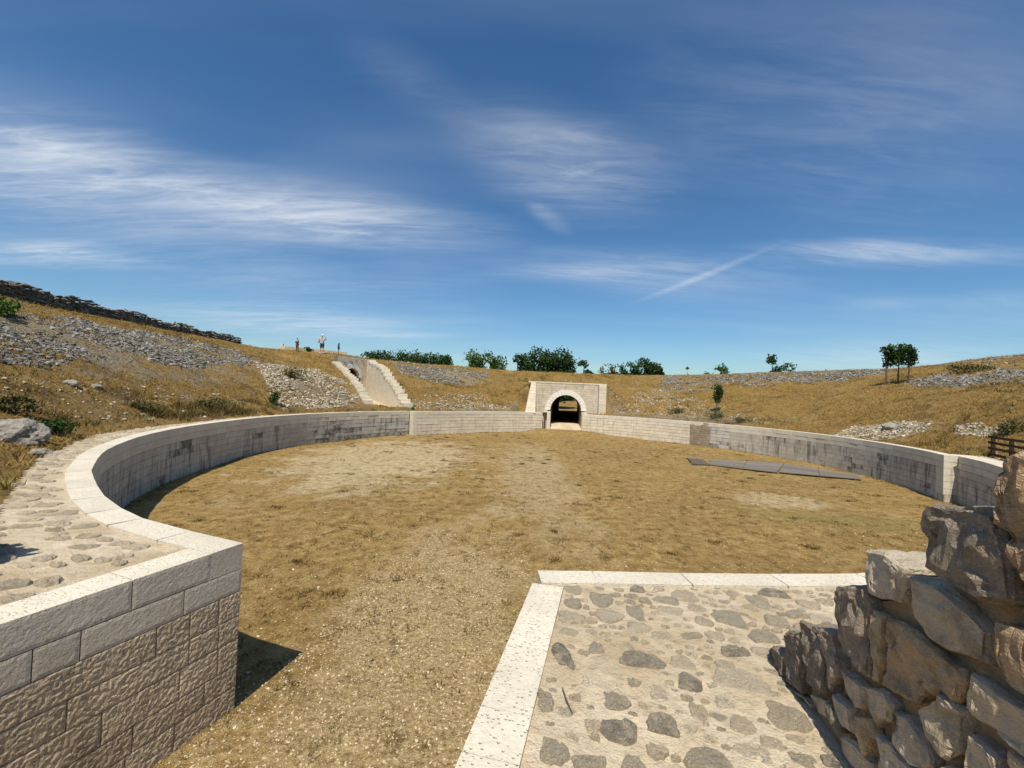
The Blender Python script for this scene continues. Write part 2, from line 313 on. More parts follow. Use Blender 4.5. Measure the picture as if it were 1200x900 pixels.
def flat(name, c, rough=.85):
    m, nt = new_mat(name); n = noise(nt, node(nt, 'ShaderNodeTexCoord').outputs['Object'], 14, 3)
    finish(nt, mixc(nt, n, tuple(x*.8 for x in c), tuple(min(1, x*1.15) for x in c)), n, .2, .01, rough); return m
M['skin'] = flat('skin', (.50, .31, .22)); M['navy'] = flat('navy_cotton', (.035, .04, .06)); M['rust'] = flat('rust_cotton', (.17, .07, .045))
M['white'] = flat('white_cotton', (.72, .72, .72)); M['lilac'] = flat('pale_cotton', (.42, .39, .41)); M['greyshorts'] = flat('dark_cotton', (.06, .06, .075)); M['hair'] = flat('dark_hair', (.03, .022, .016)); M['shoe'] = flat('shoe', (.25, .2, .18))
M['blackbag'] = flat('dark_bag', (.05, .045, .045))
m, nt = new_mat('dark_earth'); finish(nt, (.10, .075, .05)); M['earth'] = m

# ------------------------------------------------------------------ plan of the arena (front face of its ring wall), metres
LEFT = [(-3.15, 5.17), (-3.66, 5.37), (-4.66, 5.76), (-5.47, 6.2), (-6.57, 6.99), (-7.99, 8.26), (-8.67, 8.93), (-10.3, 10.87), (-11.35, 12.52), (-12.28, 14.37), (-12.98, 16.36), (-13.4, 18.2), (-13.76, 21.67), (-13.65, 24.8), (-12.85, 28.5), (-10.95, 32.6), (-8.55, 36.0)]
SEG2 = [(-8.15, 35.75), (-5.2, 38.5), (-2.2, 40.9), (.6, 42.6), (3.28, 43.9)]
SEG3 = [(7.25, 43.05), (9.8, 42.0), (12.2, 40.6), (14.5, 38.6), (16.76, 35.9), (18.5, 33.2), (19.6, 30.6), (20.2, 28), (20.3, 25.3), (20.0, 22.6), (19.4, 20.2), (18.58, 18.28)]
SEG4 = [(19.32, 18.75), (19.0, 18.14), (18.3, 16.6), (16.49, 13.93), (14.2, 11.4), (11.5, 8.9), (8.6, 6.9), (6.2, 5.65), (4.2, 5.02), (2.99, 4.88), (1.99, 4.81), (1.03, 4.77), (.36, 4.72)]
PASS_L = [(-5.75, -1.55), (-3.15, 5.17)]
PASS_R = [(.36, 4.72), (-1.06, -1.4)]
C0 = np.array([3.3, 24.])
class Curve:
    def __init__(self, pts, smooth=True):
        p = np.array(pts, float)
        if smooth and len(p) > 3:                                       # Catmull-Rom
            q = []
            e = np.vstack([2*p[0]-p[1], p, 2*p[-1]-p[-2]])
            for i in range(len(p)-1):
                a, b, c, d = e[i:i+4]
                for t in np.linspace(0, 1, 12, endpoint=False):
                    q.append(.5*((2*b)+(-a+c)*t+(2*a-5*b+4*c-d)*t*t+(-a+3*b-3*c+d)*t**3))
            q.append(p[-1]); p = np.array(q)
        self.p = p; self.s = np.concatenate([[0], np.cumsum(np.linalg.norm(np.diff(p, axis=0), axis=1))]); self.L = self.s[-1]
    def at(self, s): return np.array([np.interp(s, self.s, self.p[:, 0]), np.interp(s, self.s, self.p[:, 1])])
    def frame(self, s0, s1):
        a, b = self.at(s0), self.at(s1); t = b-a; l = np.linalg.norm(t); t /= l
        return a, t, l
cL, c2, c3, c4_, pL, pR = Curve(LEFT), Curve(SEG2), Curve(SEG3), Curve(SEG4), Curve(PASS_L, 0), Curve(PASS_R, 0)
ring = np.vstack([cL.p, c2.p, c3.p, c4_.p]); v = ring-C0
th = np.arctan2(v[:, 1], v[:, 0]); rr = np.hypot(v[:, 0], v[:, 1]); o = np.argsort(th); TH, RW = th[o], rr[o]
TH3 = np.concatenate([TH-2*np.pi, TH, TH+2*np.pi]); RW3 = np.tile(RW, 3)
rim = [D(-40, 336, 25.5), D(10, 350, 28.5), D(50, 357, 31), D(100, 367, 34.5), D(150, 376, 38.5), D(200, 387, 42.5), D(250, 396, 47), D(283, 403, 50), D(300, 407, 52), D(330, 409, 53), D(400, 415, 55), D(430, 420, 57),
       D(480, 425, 60), D(530, 428, 63), D(600, 434, 66), D(690, 437.5, 67), D(780, 440, 66), D(900, 436, 60), D(1035, 432, 50), D(1100, 427, 45), D(1150, 421, 41), D(1200, 416, 38), D(1260, 410, 35),
       (44, 12, 8.9), (35, -15, 8.5), (0, -26, 8.3), (-25, -12, 8.4), (-31, 10, 8.5)]
rim = np.array([np.array(q) for q in rim]); v = rim[:, :2]-C0; th = np.arctan2(v[:, 1], v[:, 0]); o = np.argsort(th)
RT, RR, RZ = th[o], np.hypot(v[o, 0], v[o, 1]), rim[o, 2]
RT3 = np.concatenate([RT-2*np.pi, RT, RT+2*np.pi]); RR3, RZ3 = np.tile(RR, 3), np.tile(RZ, 3)
def rwall(t): return np.interp(t, TH3, RW3)
def sstep(a, b, x):
    t = np.clip((x-a)/(b-a), 0, 1); return t*t*(3-2*t)
def seg_dist(x, y, a, b):
    a, b = np.array(a, float), np.array(b, float); d = b-a; t = np.clip(((x-a[0])*d[0]+(y-a[1])*d[1])/(d@d), 0, 1)
    return np.hypot(x-a[0]-t*d[0], y-a[1]-t*d[1])
def ground_z(x, y):
    x = np.asarray(x, float); y = np.asarray(y, float)
    dx, dy = x-C0[0], y-C0[1]; t = np.arctan2(dy, dx); r = np.hypot(dx, dy)
    rw, rr_, rz = rwall(t), np.interp(t, RT3, RR3), np.interp(t, RT3, RZ3)
    d = r-rw; T = np.clip((d-1.6)/(rr_-rw-1.6), 0, 1)
    prof = .93*T+.07*np.sin(np.pi*T)*1.2 + .07*sstep(.10, .2, T)
    prof = prof/(.93+.07)
    flatm = 1-sstep(3.6, 8.5, seg_dist(x, y, (-2.2, 4), (-6, -14)))
    z = 1.93+(rz-1.93)*prof*(1-flatm)
    amp = sstep(2.2, 7, d)*(1-flatm)*np.where(T < 1, 1, .6)*(1-.75*sstep(.8, 1, T))
    z = z+amp*(.75*vnoise(x, y, .16)+.36*vnoise(x, y, .45, 1)+.16*vnoise(x, y, 1.2, 2))
    z += .07*sstep(1.6, 4, d)*vnoise(x, y, 3., 3)*(1-flatm)
    over = sstep(44.75, 45.25, y)*(1-sstep(4.0, 6.6, np.abs(x-5.9-.14*(y-44.5))))*(y < 62)          # earth heaped over the gate
    z = z+over*np.maximum(0, 4.85+.05*(y-45)-z)
    out = sstep(1.5, 15, r-rr_); base = np.minimum(1.0+.034*np.maximum(r-rr_-15, 0), 3.0)
    return z*(1-out)+base*out + out*.5*vnoise(x, y, .1, 5)
def hit(px, py, zmax=90):
    d = ray(px, py); t = np.arange(6, zmax, .05); q = np.array([0, 0, CAM_Z])+d*t[:, None]
    z = ground_z(q[:, 0], q[:, 1]); r = np.hypot(q[:, 0]-C0[0], q[:, 1]-C0[1]); inside = r < rwall(np.arctan2(q[:, 1]-C0[1], q[:, 0]-C0[0]))+.7
    ok = (q[:, 2] < z) & ~inside
    k = np.argmax(ok) if ok.any() else np.argmin(np.where(inside | (t*d[1] > 62), 1e9, q[:, 2]-z))
    return np.array([q[k, 0], q[k, 1], z[k]])
def in_poly(x, y, poly):
    c = np.zeros(np.shape(x), bool); n = len(poly)
    for i in range(n):
        (x0, y0), (x1, y1) = poly[i][:2], poly[(i+1) % n][:2]
        c ^= ((y0 > y) != (y1 > y)) & (x < (x1-x0)*(y-y0)/((y1-y0) or 1e-9)+x0)
    return c
# passages cut through the bank
GX0, GX1, GY, GK, GEND = 4.12, 7.28, 44.5, .14, 76.
CUT_NEAR = [(-3.4, 5.6), (.6, 5.2), (-1.2, -2.0), (-3.3, -14), (-10.2, -14), (-5.9, -1.6)]
CUT_GATE = [(GX0-.15, 42.), (GX1+.1, 42.), (GX1+.25, 45.45), (GX0-.05, 45.45)]
CUT_EXIT = [(GX0+GK*29-.2, 73.5), (GX1+GK*29+.2, 73.5), (GX1+GK*40+.2, 84), (GX0+GK*40-.2, 84)]
A0, A1, B0, B1 = hit(437, 474), hit(396, 425.5), hit(473, 477), hit(430, 422.5)
CUT_SIDE = [A0[:2], A1[:2], B1[:2], B0[:2]]

# ------------------------------------------------------------------ ground and hillside
m, nt = new_mat('hillside_grass'); p = wpos(nt); col, h, *_ = soil(nt, p); wp = noise(nt, p, .55, 6, .7); gs = noise(nt, p, 7, 5, .75)
def stony(pa, pb, wid, k):                                               # stony grey soil in a band between two points
    global col
    a_, b_ = hit(*pa), hit(*pb); c_ = (a_+b_)/2; d_ = b_-a_; L_ = math.hypot(d_[0], d_[1])
    q_ = mapping(nt, p, (L_*.55, wid, 60), (c_[0], c_[1], 0), (0, 0, math.atan2(d_[1], d_[0])), 'TEXTURE')
    r_ = node(nt, 'ShaderNodeVectorMath', {0: q_}, operation='LENGTH').outputs['Value']
    f_ = maprange(nt, mth(nt, 'ADD', r_, mth(nt, 'MULTIPLY', mth(nt, 'SUBTRACT', wp, .5), 3.)), 1.2, .5)
    col = mixc(nt, mth(nt, 'MULTIPLY', f_, k), col, ramp(nt, gs, [(.36, (.11, .095, .07)), (.5, (.27, .24, .185)), (.64, (.42, .39, .32))]))
for pa, pb, wd, k in (((0, 392), (290, 418), 4.2, .8), ((318, 440), (425, 470), 3.0, .75), ((470, 434), (570, 440), 3.0, .75), ((780, 448), (1035, 437), 2.6, .8), ((1065, 450), (1200, 440), 2.2, .7), ((985, 508), (1105, 500), 1.0, .7), ((1120, 506), (1180, 505), .7, .6), ((715, 475), (900, 492), 1.4, .5), ((490, 474), (600, 476), 1.5, .5), ((0, 470), (290, 472), 1.2, .12)): stony(pa, pb, wd, k)
finish(nt, col, h, 1., .2); M['hill'] = m
nth = 1000; ths = np.linspace(-np.pi, np.pi, nth, endpoint=False)
extra = np.concatenate([np.arctan2(43.5-C0[1], np.linspace(1.5, 9.5, 90)-C0[0])])
ths = np.unique(np.concatenate([ths, extra])); nth = len(ths)
ds = np.concatenate([np.arange(.42, 34, .36), np.arange(34, 62, 1.), 62*1.16**np.arange(0, 17)]); nd = len(ds)
R_, T_ = np.meshgrid(ds, ths, indexing='ij'); rad = rwall(T_)+R_
X, Y = C0[0]+rad*np.cos(T_), C0[1]+rad*np.sin(T_); Z = ground_z(X, Y); Z[0] = np.minimum(Z[0], 1.90)
idx = np.arange(nd*nth).reshape(nd, nth); nx = np.roll(idx, -1, 1)
q = np.stack([idx[:-1], idx[1:], nx[1:], nx[:-1]], -1).reshape(-1, 4)
V = np.stack([X, Y, Z], -1).reshape(-1, 3); cen = V[q].mean(1)
cut = np.zeros(len(q), bool)
for pg in (CUT_NEAR, CUT_GATE, CUT_EXIT, CUT_SIDE): cut |= in_poly(cen[:, 0], cen[:, 1], pg)
hill = link('hillside', fast_mesh('hillside', V, q[~cut][:, ::-1], M['hill'], smooth=True)); tag(hill, kind='structure')
def grid(name, x0, x1, y0, y1, st, zf, mat, kind='structure'):
    xs, ys = np.arange(x0, x1+1e-6, st), np.arange(y0, y1+1e-6, st); X, Y = np.meshgrid(xs, ys); n, m_ = X.shape
    i = np.arange(n*m_).reshape(n, m_); q = np.stack([i[:-1, :-1], i[:-1, 1:], i[1:, 1:], i[1:, :-1]], -1).reshape(-1, 4)
    return tag(link(name, fast_mesh(name, np.stack([X, Y, zf(X, Y)], -1).reshape(-1, 3), q, mat, smooth=True)), kind=kind)
def floor_z(x, y): return .10*vnoise(x, y, .22)+.05*vnoise(x, y, .9, 1)+.025*vnoise(x, y, 3, 2)+.30*sstep(39, 44, y)*sstep(5, 2.5, np.abs(x-5.7))
grid('ground', -16, 23, -13, 46, .22, floor_z, M['floor'])
# strip of floor under and beyond the far gate
ys = np.linspace(43.8, 94, 90); vs = []
for y_ in ys:
    zz = np.interp(y_, [43.8, 46.2, 60, 76, 82, 87, 94], [.24, .8, .88, .97, 1.02, 1.36, 1.30])
    for u in np.linspace(-.2, 1.2, 9) if y_ < 77 else np.linspace(-.9, 1.9, 9):
        x_ = GX0+(GX1-GX0)*u+GK*(y_-GY); vs.append((x_, y_, zz+.04*vnoise(x_, y_, 2.)))
q = [(i*9+j, i*9+j+1, i*9+j+10, i*9+j+9) for i in range(89) for j in range(8)]
tag(link('path', fast_mesh('path', vs, q, M['floor'], smooth=True)), kind='structure')

# ------------------------------------------------------------------ stone blocks
def unit_block(c=.012):
    v = []
    for z in (0, 1):
        for x in (0, 1): v.append((x, 0, z))
    # a box with a chamfered front frame: outer ring at y=c, inner face at y=0
    a = [(0, c, 0), (1, c, 0), (1, c, 1), (0, c, 1)]; b = [(.008, 0, .02), (.992, 0, .02), (.992, 0, .98), (.008, 0, .98)]; k = [(0, 1, 0), (1, 1, 0), (1, 1, 1), (0, 1, 1)]
    v = np.array(a+b+k, float)
    f = np.array([(4, 5, 6, 7)]+[(i, (i+1) % 4, (i+1) % 4+4, i+4) for i in range(4)]+[(i+8, (i+1) % 4+8, (i+1) % 4, i) for i in range(4)]+[(11, 10, 9, 8)])
    return v, f
UB = unit_block()
UMESH = {}
def ublock(mat):
    if mat.name not in UMESH: UMESH[mat.name] = fast_mesh('block', UB[0], UB[1], mat)
    return UMESH[mat.name]
def rough_block(l, h, d, amp, st, mat, seed):
    """front face as a displaced grid, local x along, y into the wall, z up"""
    r = np.random.RandomState(seed); nx_, nz_ = max(3, int(l/st)), max(3, int(h/st)); o = r.rand()*50
    xs, zs = np.linspace(0, l, nx_+1), np.linspace(0, h, nz_+1); Xg, Zg = np.meshgrid(xs, zs)
    edge = np.minimum(np.minimum(Xg, l-Xg), np.minimum(Zg, h-Zg))
    Yg = amp*(.5*vnoise(Xg+o, Zg, 5)+.5*vnoise(Xg+o, Zg, 17, 1)+1.6*vnoise(Xg+o, Zg, 48, 2))+(.006 if amp > .004 else .003)*np.exp(-edge/.007)
    Xg = Xg+(edge < 1e-6)*0; n = (nx_+1)*(nz_+1); i = np.arange(n).reshape(nz_+1, nx_+1)
    V = np.stack([Xg, Yg, Zg], -1).reshape(-1, 3); q = [tuple(t) for t in np.stack([i[:-1, :-1], i[:-1, 1:], i[1:, 1:], i[1:, :-1]], -1).reshape(-1, 4)]
    border = list(i[0, :])+list(i[1:, -1])+list(i[-1, -2::-1])+list(i[-2:0:-1, 0]); nb = len(border)
    B = V[border].copy(); B[:, 1] = d; V = np.vstack([V, B])
    for k in range(nb): q.append((border[(k+1) % nb], border[k], n+k, n+(k+1) % nb))
    q.append(tuple(n+k for k in range(nb)))
    return pydata('block', V, q, mat)
ZC = [2.0, 1.70, 1.43, 1.14, .87, .56, .31, -.06]          # coping, one smooth course, five rough ones
def place(parent, name, curve, s0, s1, z0, z1, depth, mat, fine=None, joint=.008, proud=0.):
    a, t, l = curve.frame(s0+joint/2, s1-joint/2); out = np.array([-t[1], t[0]])
    a = a-out*proud; ang = math.atan2(t[1], t[0]); jz = joint*.5
    loc = rel(parent, (a[0], a[1], z0+jz))
    if fine: return link(name, rough_block(l, z1-z0-2*jz, depth, fine[0], fine[1], mat, random.randrange(9999)), parent, loc, (0, 0, ang))
    return link(name, ublock(mat), parent, loc, (0, 0, ang), (l, depth, z1-z0-2*jz))
def joints(L, a, b, first=None, fixed=None):
    if fixed: return fixed
    s = [0.]
    if first: s.append(first)
    while s[-1] < L-a*.6:
        s.append(s[-1]+random.uniform(a, b))
    s[-1] = L
    if s[-1]-s[-2] < a*.5: s.pop(-2)
    return s
def core(parent, curve, thick, top, s0=0, s1=None, rec=.035, z0=-.3):
    n = max(3, int((curve.L)/.7)); ss = np.linspace(s0+.01, (s1 or curve.L)-.01, n); v = []
    for s in ss:
        a = curve.at(s); b = curve.at(min(curve.L, s+.05)); c = curve.at(max(0, s-.05)); t = (b-c)/np.linalg.norm(b-c); o_ = np.array([-t[1], t[0]])
        for off, z in ((rec, z0), (rec, top), (thick, top), (thick, z0)): p_ = a+o_*off; v.append((*rel(parent, (p_[0], p_[1], z)),))
    f = [(i*4+j, i*4+4+j, i*4+4+(j+1) % 4, i*4+(j+1) % 4) for i in range(n-1) for j in range(4)]+[(0, 1, 2, 3), (n*4-1, n*4-2, n*4-3, n*4-4)]
    return link('mortar_core', pydata('mortar_core', v, f, M['core']), parent)
def joined_courses(parent, curve, s0, s1, courses, mat, depth=.2, la=.5, lb=1.0, dark=.1, name='block_courses'):
    pos, rot, scl, tn = [], [], [], []
    for k, (z1, z0) in enumerate(courses):
        s = s0
        while s < s1-.05:
            e = min(s1, s+random.uniform(la, lb)); e = s1 if s1-e < .25 else e
            a, t, l = curve.frame(s+.006, e-.009); out = np.array([-t[1], t[0]]); a = a+out*random.uniform(-.012, .016)
            pos.append(rel(parent, (a[0], a[1], z0+.010))); rot.append([[t[0], out[0], 0], [t[1], out[1], 0], [0, 0, 1]]); scl.append((l, depth, z1-z0-.020))
            tn.append(random.uniform(.94, 1) if random.random() < (dark*2.2 if k == len(courses)-1 else dark*.4) else random.uniform(0, .9)); s = e
    V, f, t = instances(UB[0], UB[1], np.array(pos), np.array(rot), np.array(scl), np.array(tn))
    o = link(name, fast_mesh(name, V, f, mat, t), parent); o['kind'] = 'stuff'; return o
def pairs(z): return list(zip(z[:-1], z[1:]))

# --- long left wall: its straight passage end and the curve round to the recess at the far left
WL = thing('arena_wall', 'long curved limestone arena wall in shade from the near left corner round to the far left', 'stone wall', (-3.15, 5.17, 0))
LP = pL.L; CW = .38
core(WL, pL, .7, 1.69, s1=LP-.36); core(WL, cL, .62, 1.69, s0=.02)
def sof(px, py):                                                        # distance from the corner along the passage face
    d = ray(px, py); n = np.array([.933, -.361, 0]); q_ = on_plane(px, py, (-3.15, 5.17, 0), n); return math.hypot(q_[0]+3.15, q_[1]-5.17)
fx = {0: [sof(258, 648), sof(156, 680), sof(156, 680)+1.3, 3.6, 4.9, 6.2], 1: [sof(216, 703), sof(95, 750), sof(38, 775), 2.6, 3.7, 4.9, 6.0],
      2: [sof(257, 710), sof(223, 725), sof(184, 740), 2.0, 3.1, 4.2, 5.5], 3: [sof(257, 735), sof(222, 760), 1.55, 2.3, 3.4, 4.6, 6],
      4: [sof(256, 765), sof(211, 795), 1.3, 2.2, 3.2, 4.5], 5: [sof(240, 800), 1.05, 1.9, 2.8, 4.1, 5.4], 6: [sof(205, 845), 1.1, 2.0, 3.3, 4.6]}
for k in range(7):
    z1, z0 = ZC[k], ZC[k+1]; js = sorted(j for j in fx[k] if j < LP-.4)
    edge = [0 if k else CW]+[j for j in js if j > (CW+.1 if k == 0 else .1)]+[LP]
    if k == 0: edge = [CW]+[j for j in js if j > CW+.2]+[LP]
    mat = M['coping'] if k == 0 else M['ashlar'] if k == 1 else M['rough']
    for a, b in zip(edge[:-1], edge[1:]):
        if k == 0 and a >= LP-.01: continue
        near = a < 3.2
        amp = (.0012, .03) if k < 2 else (.0055, .0115)
        place(WL, 'coping_stone' if k == 0 else 'block', pL, LP-b, LP-a, z0, z1, CW if k == 0 else .34, mat, amp if near else None, .010 if k < 2 else .006)
    # curve side
    if k == 0:
        s = [0.]+[.95]; 
        while s[-1] < cL.L-.8: s.append(s[-1]+random.uniform(.75, 1.25) if s[-1] < 12 else s[-1]+random.uniform(1.0, 1.6))
        s[-1] = cL.L
        for a, b in zip(s[:-1], s[1:]): place(WL, 'coping_stone', cL, a, b, z0, z1, CW, mat, (.0022, .09) if a < 6 else None, .006)
    else:
        s = .36
        while s < 27:
            e = s+random.uniform(.55, 1.1); place(WL, 'block', cL, s, e, z0, z1, .3, M['ashlar'] if k == 1 else M['weathered'], (.008, .07) if (k > 1 and s < 1.) else None, .010); s = e
        last = s
        joined_courses(WL, cL, last, cL.L, [(z1, z0)], M['weathered_j'] if k > 1 else M['facing_j'], dark=.5 if k == 6 else .07)
# --- wall left of the gate, lit
W2 = thing('arena_wall', 'straight sunlit limestone arena wall left of the arched gate', 'stone wall', (c2.at(0)[0], c2.at(0)[1], 0))
core(W2, c2, .6, 1.69, s0=.0)
s = joints(c2.L, 1.0, 1.6)
for a, b in zip(s[:-1], s[1:]): place(W2, 'coping_stone', c2, a, b, 1.70, 2.0, CW, M['coping'], None, .01)
joined_courses(W2, c2, 0, c2.L, pairs(ZC[1:]), M['facing_j'], dark=.03)
for k in range(7): link('quoin', ublock(M['coping']), W2, rel(W2, (*(c2.at(0)+np.array([-.012, -.02])), ZC[k+1]+.004)), (0, 0, math.atan2(2.75, 2.95)), (.42, .65, ZC[k]-ZC[k+1]-.008))
# --- wall right of the gate
W3 = thing('arena_wall', 'long arena wall right of the arched gate, stained grey with a patch of brown masonry', 'stone wall', (7.25, 43.05, 0))
core(W3, c3, .6, 1.69, s1=c3.L-.28)
s = joints(c3.L, 1.0, 1.6)
for a, b in zip(s[:-1], s[1:]): place(W3, 'coping_stone', c3, a, b, 1.70, 2.0, CW+.05, M['coping'], None, .01)
def s_at(curve, px):                                                    # arc length where the wall foot crosses an image column
    return curve.s[np.argmin([abs(np.dot(np.array([p_[0], p_[1], 1.8-CAM_Z]), CR)/np.dot(np.array([p_[0], p_[1], 1.8-CAM_Z]), FW)*F_PX+600-px) for p_ in curve.p])]
sa, sb = s_at(c3, 808), s_at(c3, 832)
joined_courses(W3, c3, 0, sa, pairs(ZC[1:]), M['facing_j'], dark=.04)
pt = joined_courses(W3, c3, sa, sb, pairs(list(np.linspace(1.99, -.06, 12))), mat_limestone('brown_patch_stone', (.42, .35, .26), (.30, .24, .17), 1., 'attr', var=.4, pitscale=9), .2, .2, .5, name='brown_masonry_patch')
pt['label'] = 'patch of brown rubble masonry'
near0 = c3.L-17
joined_courses(W3, c3, sb, near0, pairs(ZC[1:]), M['weathered_j'], dark=.08)
for k in range(1, 7):
    s = near0
    while s < c3.L-.05:
        e = min(c3.L, s+random.uniform(.45, .95)); e = c3.L if c3.L-e < .3 else e
        place(W3, 'block', c3, s, e, ZC[k+1], ZC[k], .3, M['ashlar'] if k == 1 else M['weathered'], None, .012); s = e
endt = math.atan2(-.14, .42)                                           # sunlit end face of that wall
for k in range(7):
    o_ = link('quoin', ublock(M['coping']), W3, rel(W3, (18.56, 18.27, ZC[k+1]+.005)), (0, 0, endt), (.80, .5, ZC[k]-ZC[k+1]-.01))
    if k == 6: o_.data = ublock(M['weathered'])
# --- near right wall and the right-hand pier
W4 = thing('arena_wall', 'near right arena wall with wide white coping running to the right pier of the entrance', 'stone wall', (.36, 4.72, 0))
core(W4, c4_, .7, 1.69); core(W4, pR, .7, 1.69, s0=.36)
s = [0]
while s[-1] < c4_.L-5: s.append(s[-1]+random.uniform(.9, 1.3))
for px in (1000, 898, 796, 694):
    x_ = P(px, 670, 2)[0]; s.append(c4_.L-(x_-.36)*1.003)
s = [q_ for i, q_ in enumerate(s) if q_ < c4_.L-.2]; s = sorted(s); s = [s[0]]+[b for a, b in zip(s[:-1], s[1:]) if b-a > .3]+[c4_.L]
for a, b in zip(s[:-1], s[1:]):
    far = a < 7; place(W4, 'coping_stone', c4_, a, b, 1.70, 2.0, .75 if far else .30, M['coping'], (.0022, .06) if b > c4_.L-4.5 else None, .007)
for k in range(1, 7):
    s = 0.
    while s < c4_.L-.05:
        e = min(c4_.L, s+random.uniform(.5, 1.0)); e = c4_.L if c4_.L-e < .3 else e
        place(W4, 'block', c4_, s, e, ZC[k+1], ZC[k], .3, M['ashlar'] if k == 1 else M['weathered'], None, .012); s = e
    for a, b in ((.31, 1.3), (1.3, 2.2), (2.2, 3.3), (3.3, pR.L)): place(W4, 'block', pR, a, b, ZC[k+1], ZC[k], .34, M['ashlar'] if k == 1 else M['rough'], None, .01)
js = [.32]+[4.72-P(px, py, 2)[1] for px, py in ((593, 757), (567, 824), (548, 873))]
js = [.32, (4.72-3.33)*1.025, (4.72-2.67)*1.025, (4.72-2.33)*1.025, 3.4, 4.4, 5.4, pR.L]
for a, b in zip(js[:-1], js[1:]): place(W4, 'coping_stone', pR, a, b, 1.70, 2.0, .32, M['coping'], (.0022, .05), .005)

# ------------------------------------------------------------------ paved walkways on top of the walls
def slab(name, poly, z, mat, step=.09, amp=.02):
    xs = np.array([p_[0] for p_ in poly]); ys = np.array([p_[1] for p_ in poly])
    x = np.arange(xs.min(), xs.max()+step, step); y = np.arange(ys.min(), ys.max()+step, step); X, Y = np.meshgrid(x, y); n, m_ = X.shape
    zz = z+amp*(1.3*vnoise(X, Y, 1.3)+.8*vnoise(X, Y, 4.2, 1)+.4*vnoise(X, Y, 9, 2))
    i = np.arange(n*m_).reshape(n, m_); q = np.stack([i[:-1, :-1], i[:-1, 1:], i[1:, 1:], i[1:, :-1]], -1).reshape(-1, 4)
    V = np.stack([X, Y, zz], -1).reshape(-1, 3); cc = V[q].mean(1); q = q[in_poly(cc[:, 0], cc[:, 1], poly)]
    return tag(link(name, fast_mesh(name, V, q, mat, smooth=True)), kind='structure')
def fieldstone(parent, x, y, z, a, b, hgt, rz, mat, seed):
    r = np.random.RandomState(seed); n = 17; an = np.linspace(0, 2*np.pi, n, endpoint=False)+r.uniform(-.12, .12, n); ra = (.86+.10*np.sin(an*3+r.uniform(0, 6))+r.uniform(-.08, .08, n))/np.maximum(np.abs(np.cos(an+.2)), np.abs(np.sin(an+.2)))**r.uniform(.2, .75)
    v = []
    for sc_, zz in ((1.12, -.02), (1.0, hgt*.55), (.84, hgt*.95), (.45, hgt*1.05)):
        for j in range(n): v.append((math.cos(an[j])*ra[j]*a*sc_*r.uniform(.95, 1.05), math.sin(an[j])*ra[j]*b*sc_*r.uniform(.95, 1.05), zz+(r.uniform(-.5, .4)*hgt if zz > 0 else 0)))
    v.append((0, 0, hgt*1.1)); f = []
    for k in range(3):
        for j in range(n): f.append((k*n+j, k*n+(j+1) % n, (k+1)*n+(j+1) % n, (k+1)*n+j))
    f += [(3*n+j, 3*n+(j+1) % n, 4*n) for j in range(n)]
    return link('stone', pydata('stone', v, f, mat, False), parent, (x, y, z), (0, 0, rz))
WALK_R = [(.5, 4.6), (4.4, 4.9), (4.8, -1.4), (-.85, -1.4), (-.04, 2.24), (.22, 3.29)]
pr = slab('stone_pavement', WALK_R, 1.965, M['mortar'], .045, .024)
tb = {'d': 'inlay_dark', 'g': 'inlay_grey', 't': 'inlay_tan', 'p': 'inlay_pale'}
inl = [(659, 769, 22, 35, 'd'), (699, 761, 20, 16, 'g'), (751, 774, 55, 24, 'd'), (861, 764, 37, 14, 'd'), (808, 801, 30, 22, 'd'), (639, 822, 20, 30, 'g'), (722, 822, 34, 24, 'g'), (773, 813, 24, 20, 'p'), (726, 856, 46, 30, 'd'), (777, 850, 38, 26, 'd'), (743, 801, 18, 11, 'g'), (818, 834, 22, 22, 't'), (867, 797, 60, 34, 'p'), (922, 840, 48, 36, 'g'), (649, 881, 36, 32, 'g'), (690, 896, 42, 24, 'g'), (743, 897, 30, 22, 'g'), (830, 891, 58, 32, 'g'), (884, 883, 44, 28, 'p'), (972, 893, 20, 16, 'd'), (800, 777, 28, 20, 't'),
       (672, 691, 22, 11, 't'), (672, 707, 21, 11, 'g'), (705, 702, 30, 16, 'g'), (747, 691, 16, 7, 'd'), (802, 698, 32, 14, 't'), (781, 704, 32, 9, 'g'), (756, 704, 15, 8, 'g'), (857, 696, 17, 8, 't'), (906, 696, 35, 9, 'd'), (889, 705, 26, 16, 'g'), (948, 708, 27, 11, 't'), (968, 706, 19, 9, 't'), (816, 713, 22, 11, 't'), (854, 724, 36, 20, 'g'), (745, 718, 20, 18, 'g'), (824, 728, 22, 11, 't'), (910, 727, 25, 13, 'g'), (933, 720, 23, 9, 'g'), (669, 723, 33, 14, 't'), (715, 721, 34, 15, 't'), (748, 735, 30, 15, 't'), (667, 742, 27, 12, 't'), (810, 746, 28, 7, 'g'), (838, 745, 22, 11, 't'), (895, 746, 36, 16, 'g'), (693, 741, 14, 7, 't'), (786, 716, 30, 12, 'p'), (775, 745, 28, 10, 't'), (895, 764, 26, 12, 'p'), (985, 695, 22, 8, 't'), (960, 724, 26, 10, 'p'), (735, 758, 20, 9, 't'), (850, 780, 22, 14, 't'), (690, 800, 22, 18, 't'), (870, 850, 30, 24, 't'), (695, 850, 22, 16, 'p'), (940, 800, 30, 22, 't'), (850, 824, 26, 16, 'p'), (905, 872, 30, 18, 't'), (770, 880, 26, 18, 't')]
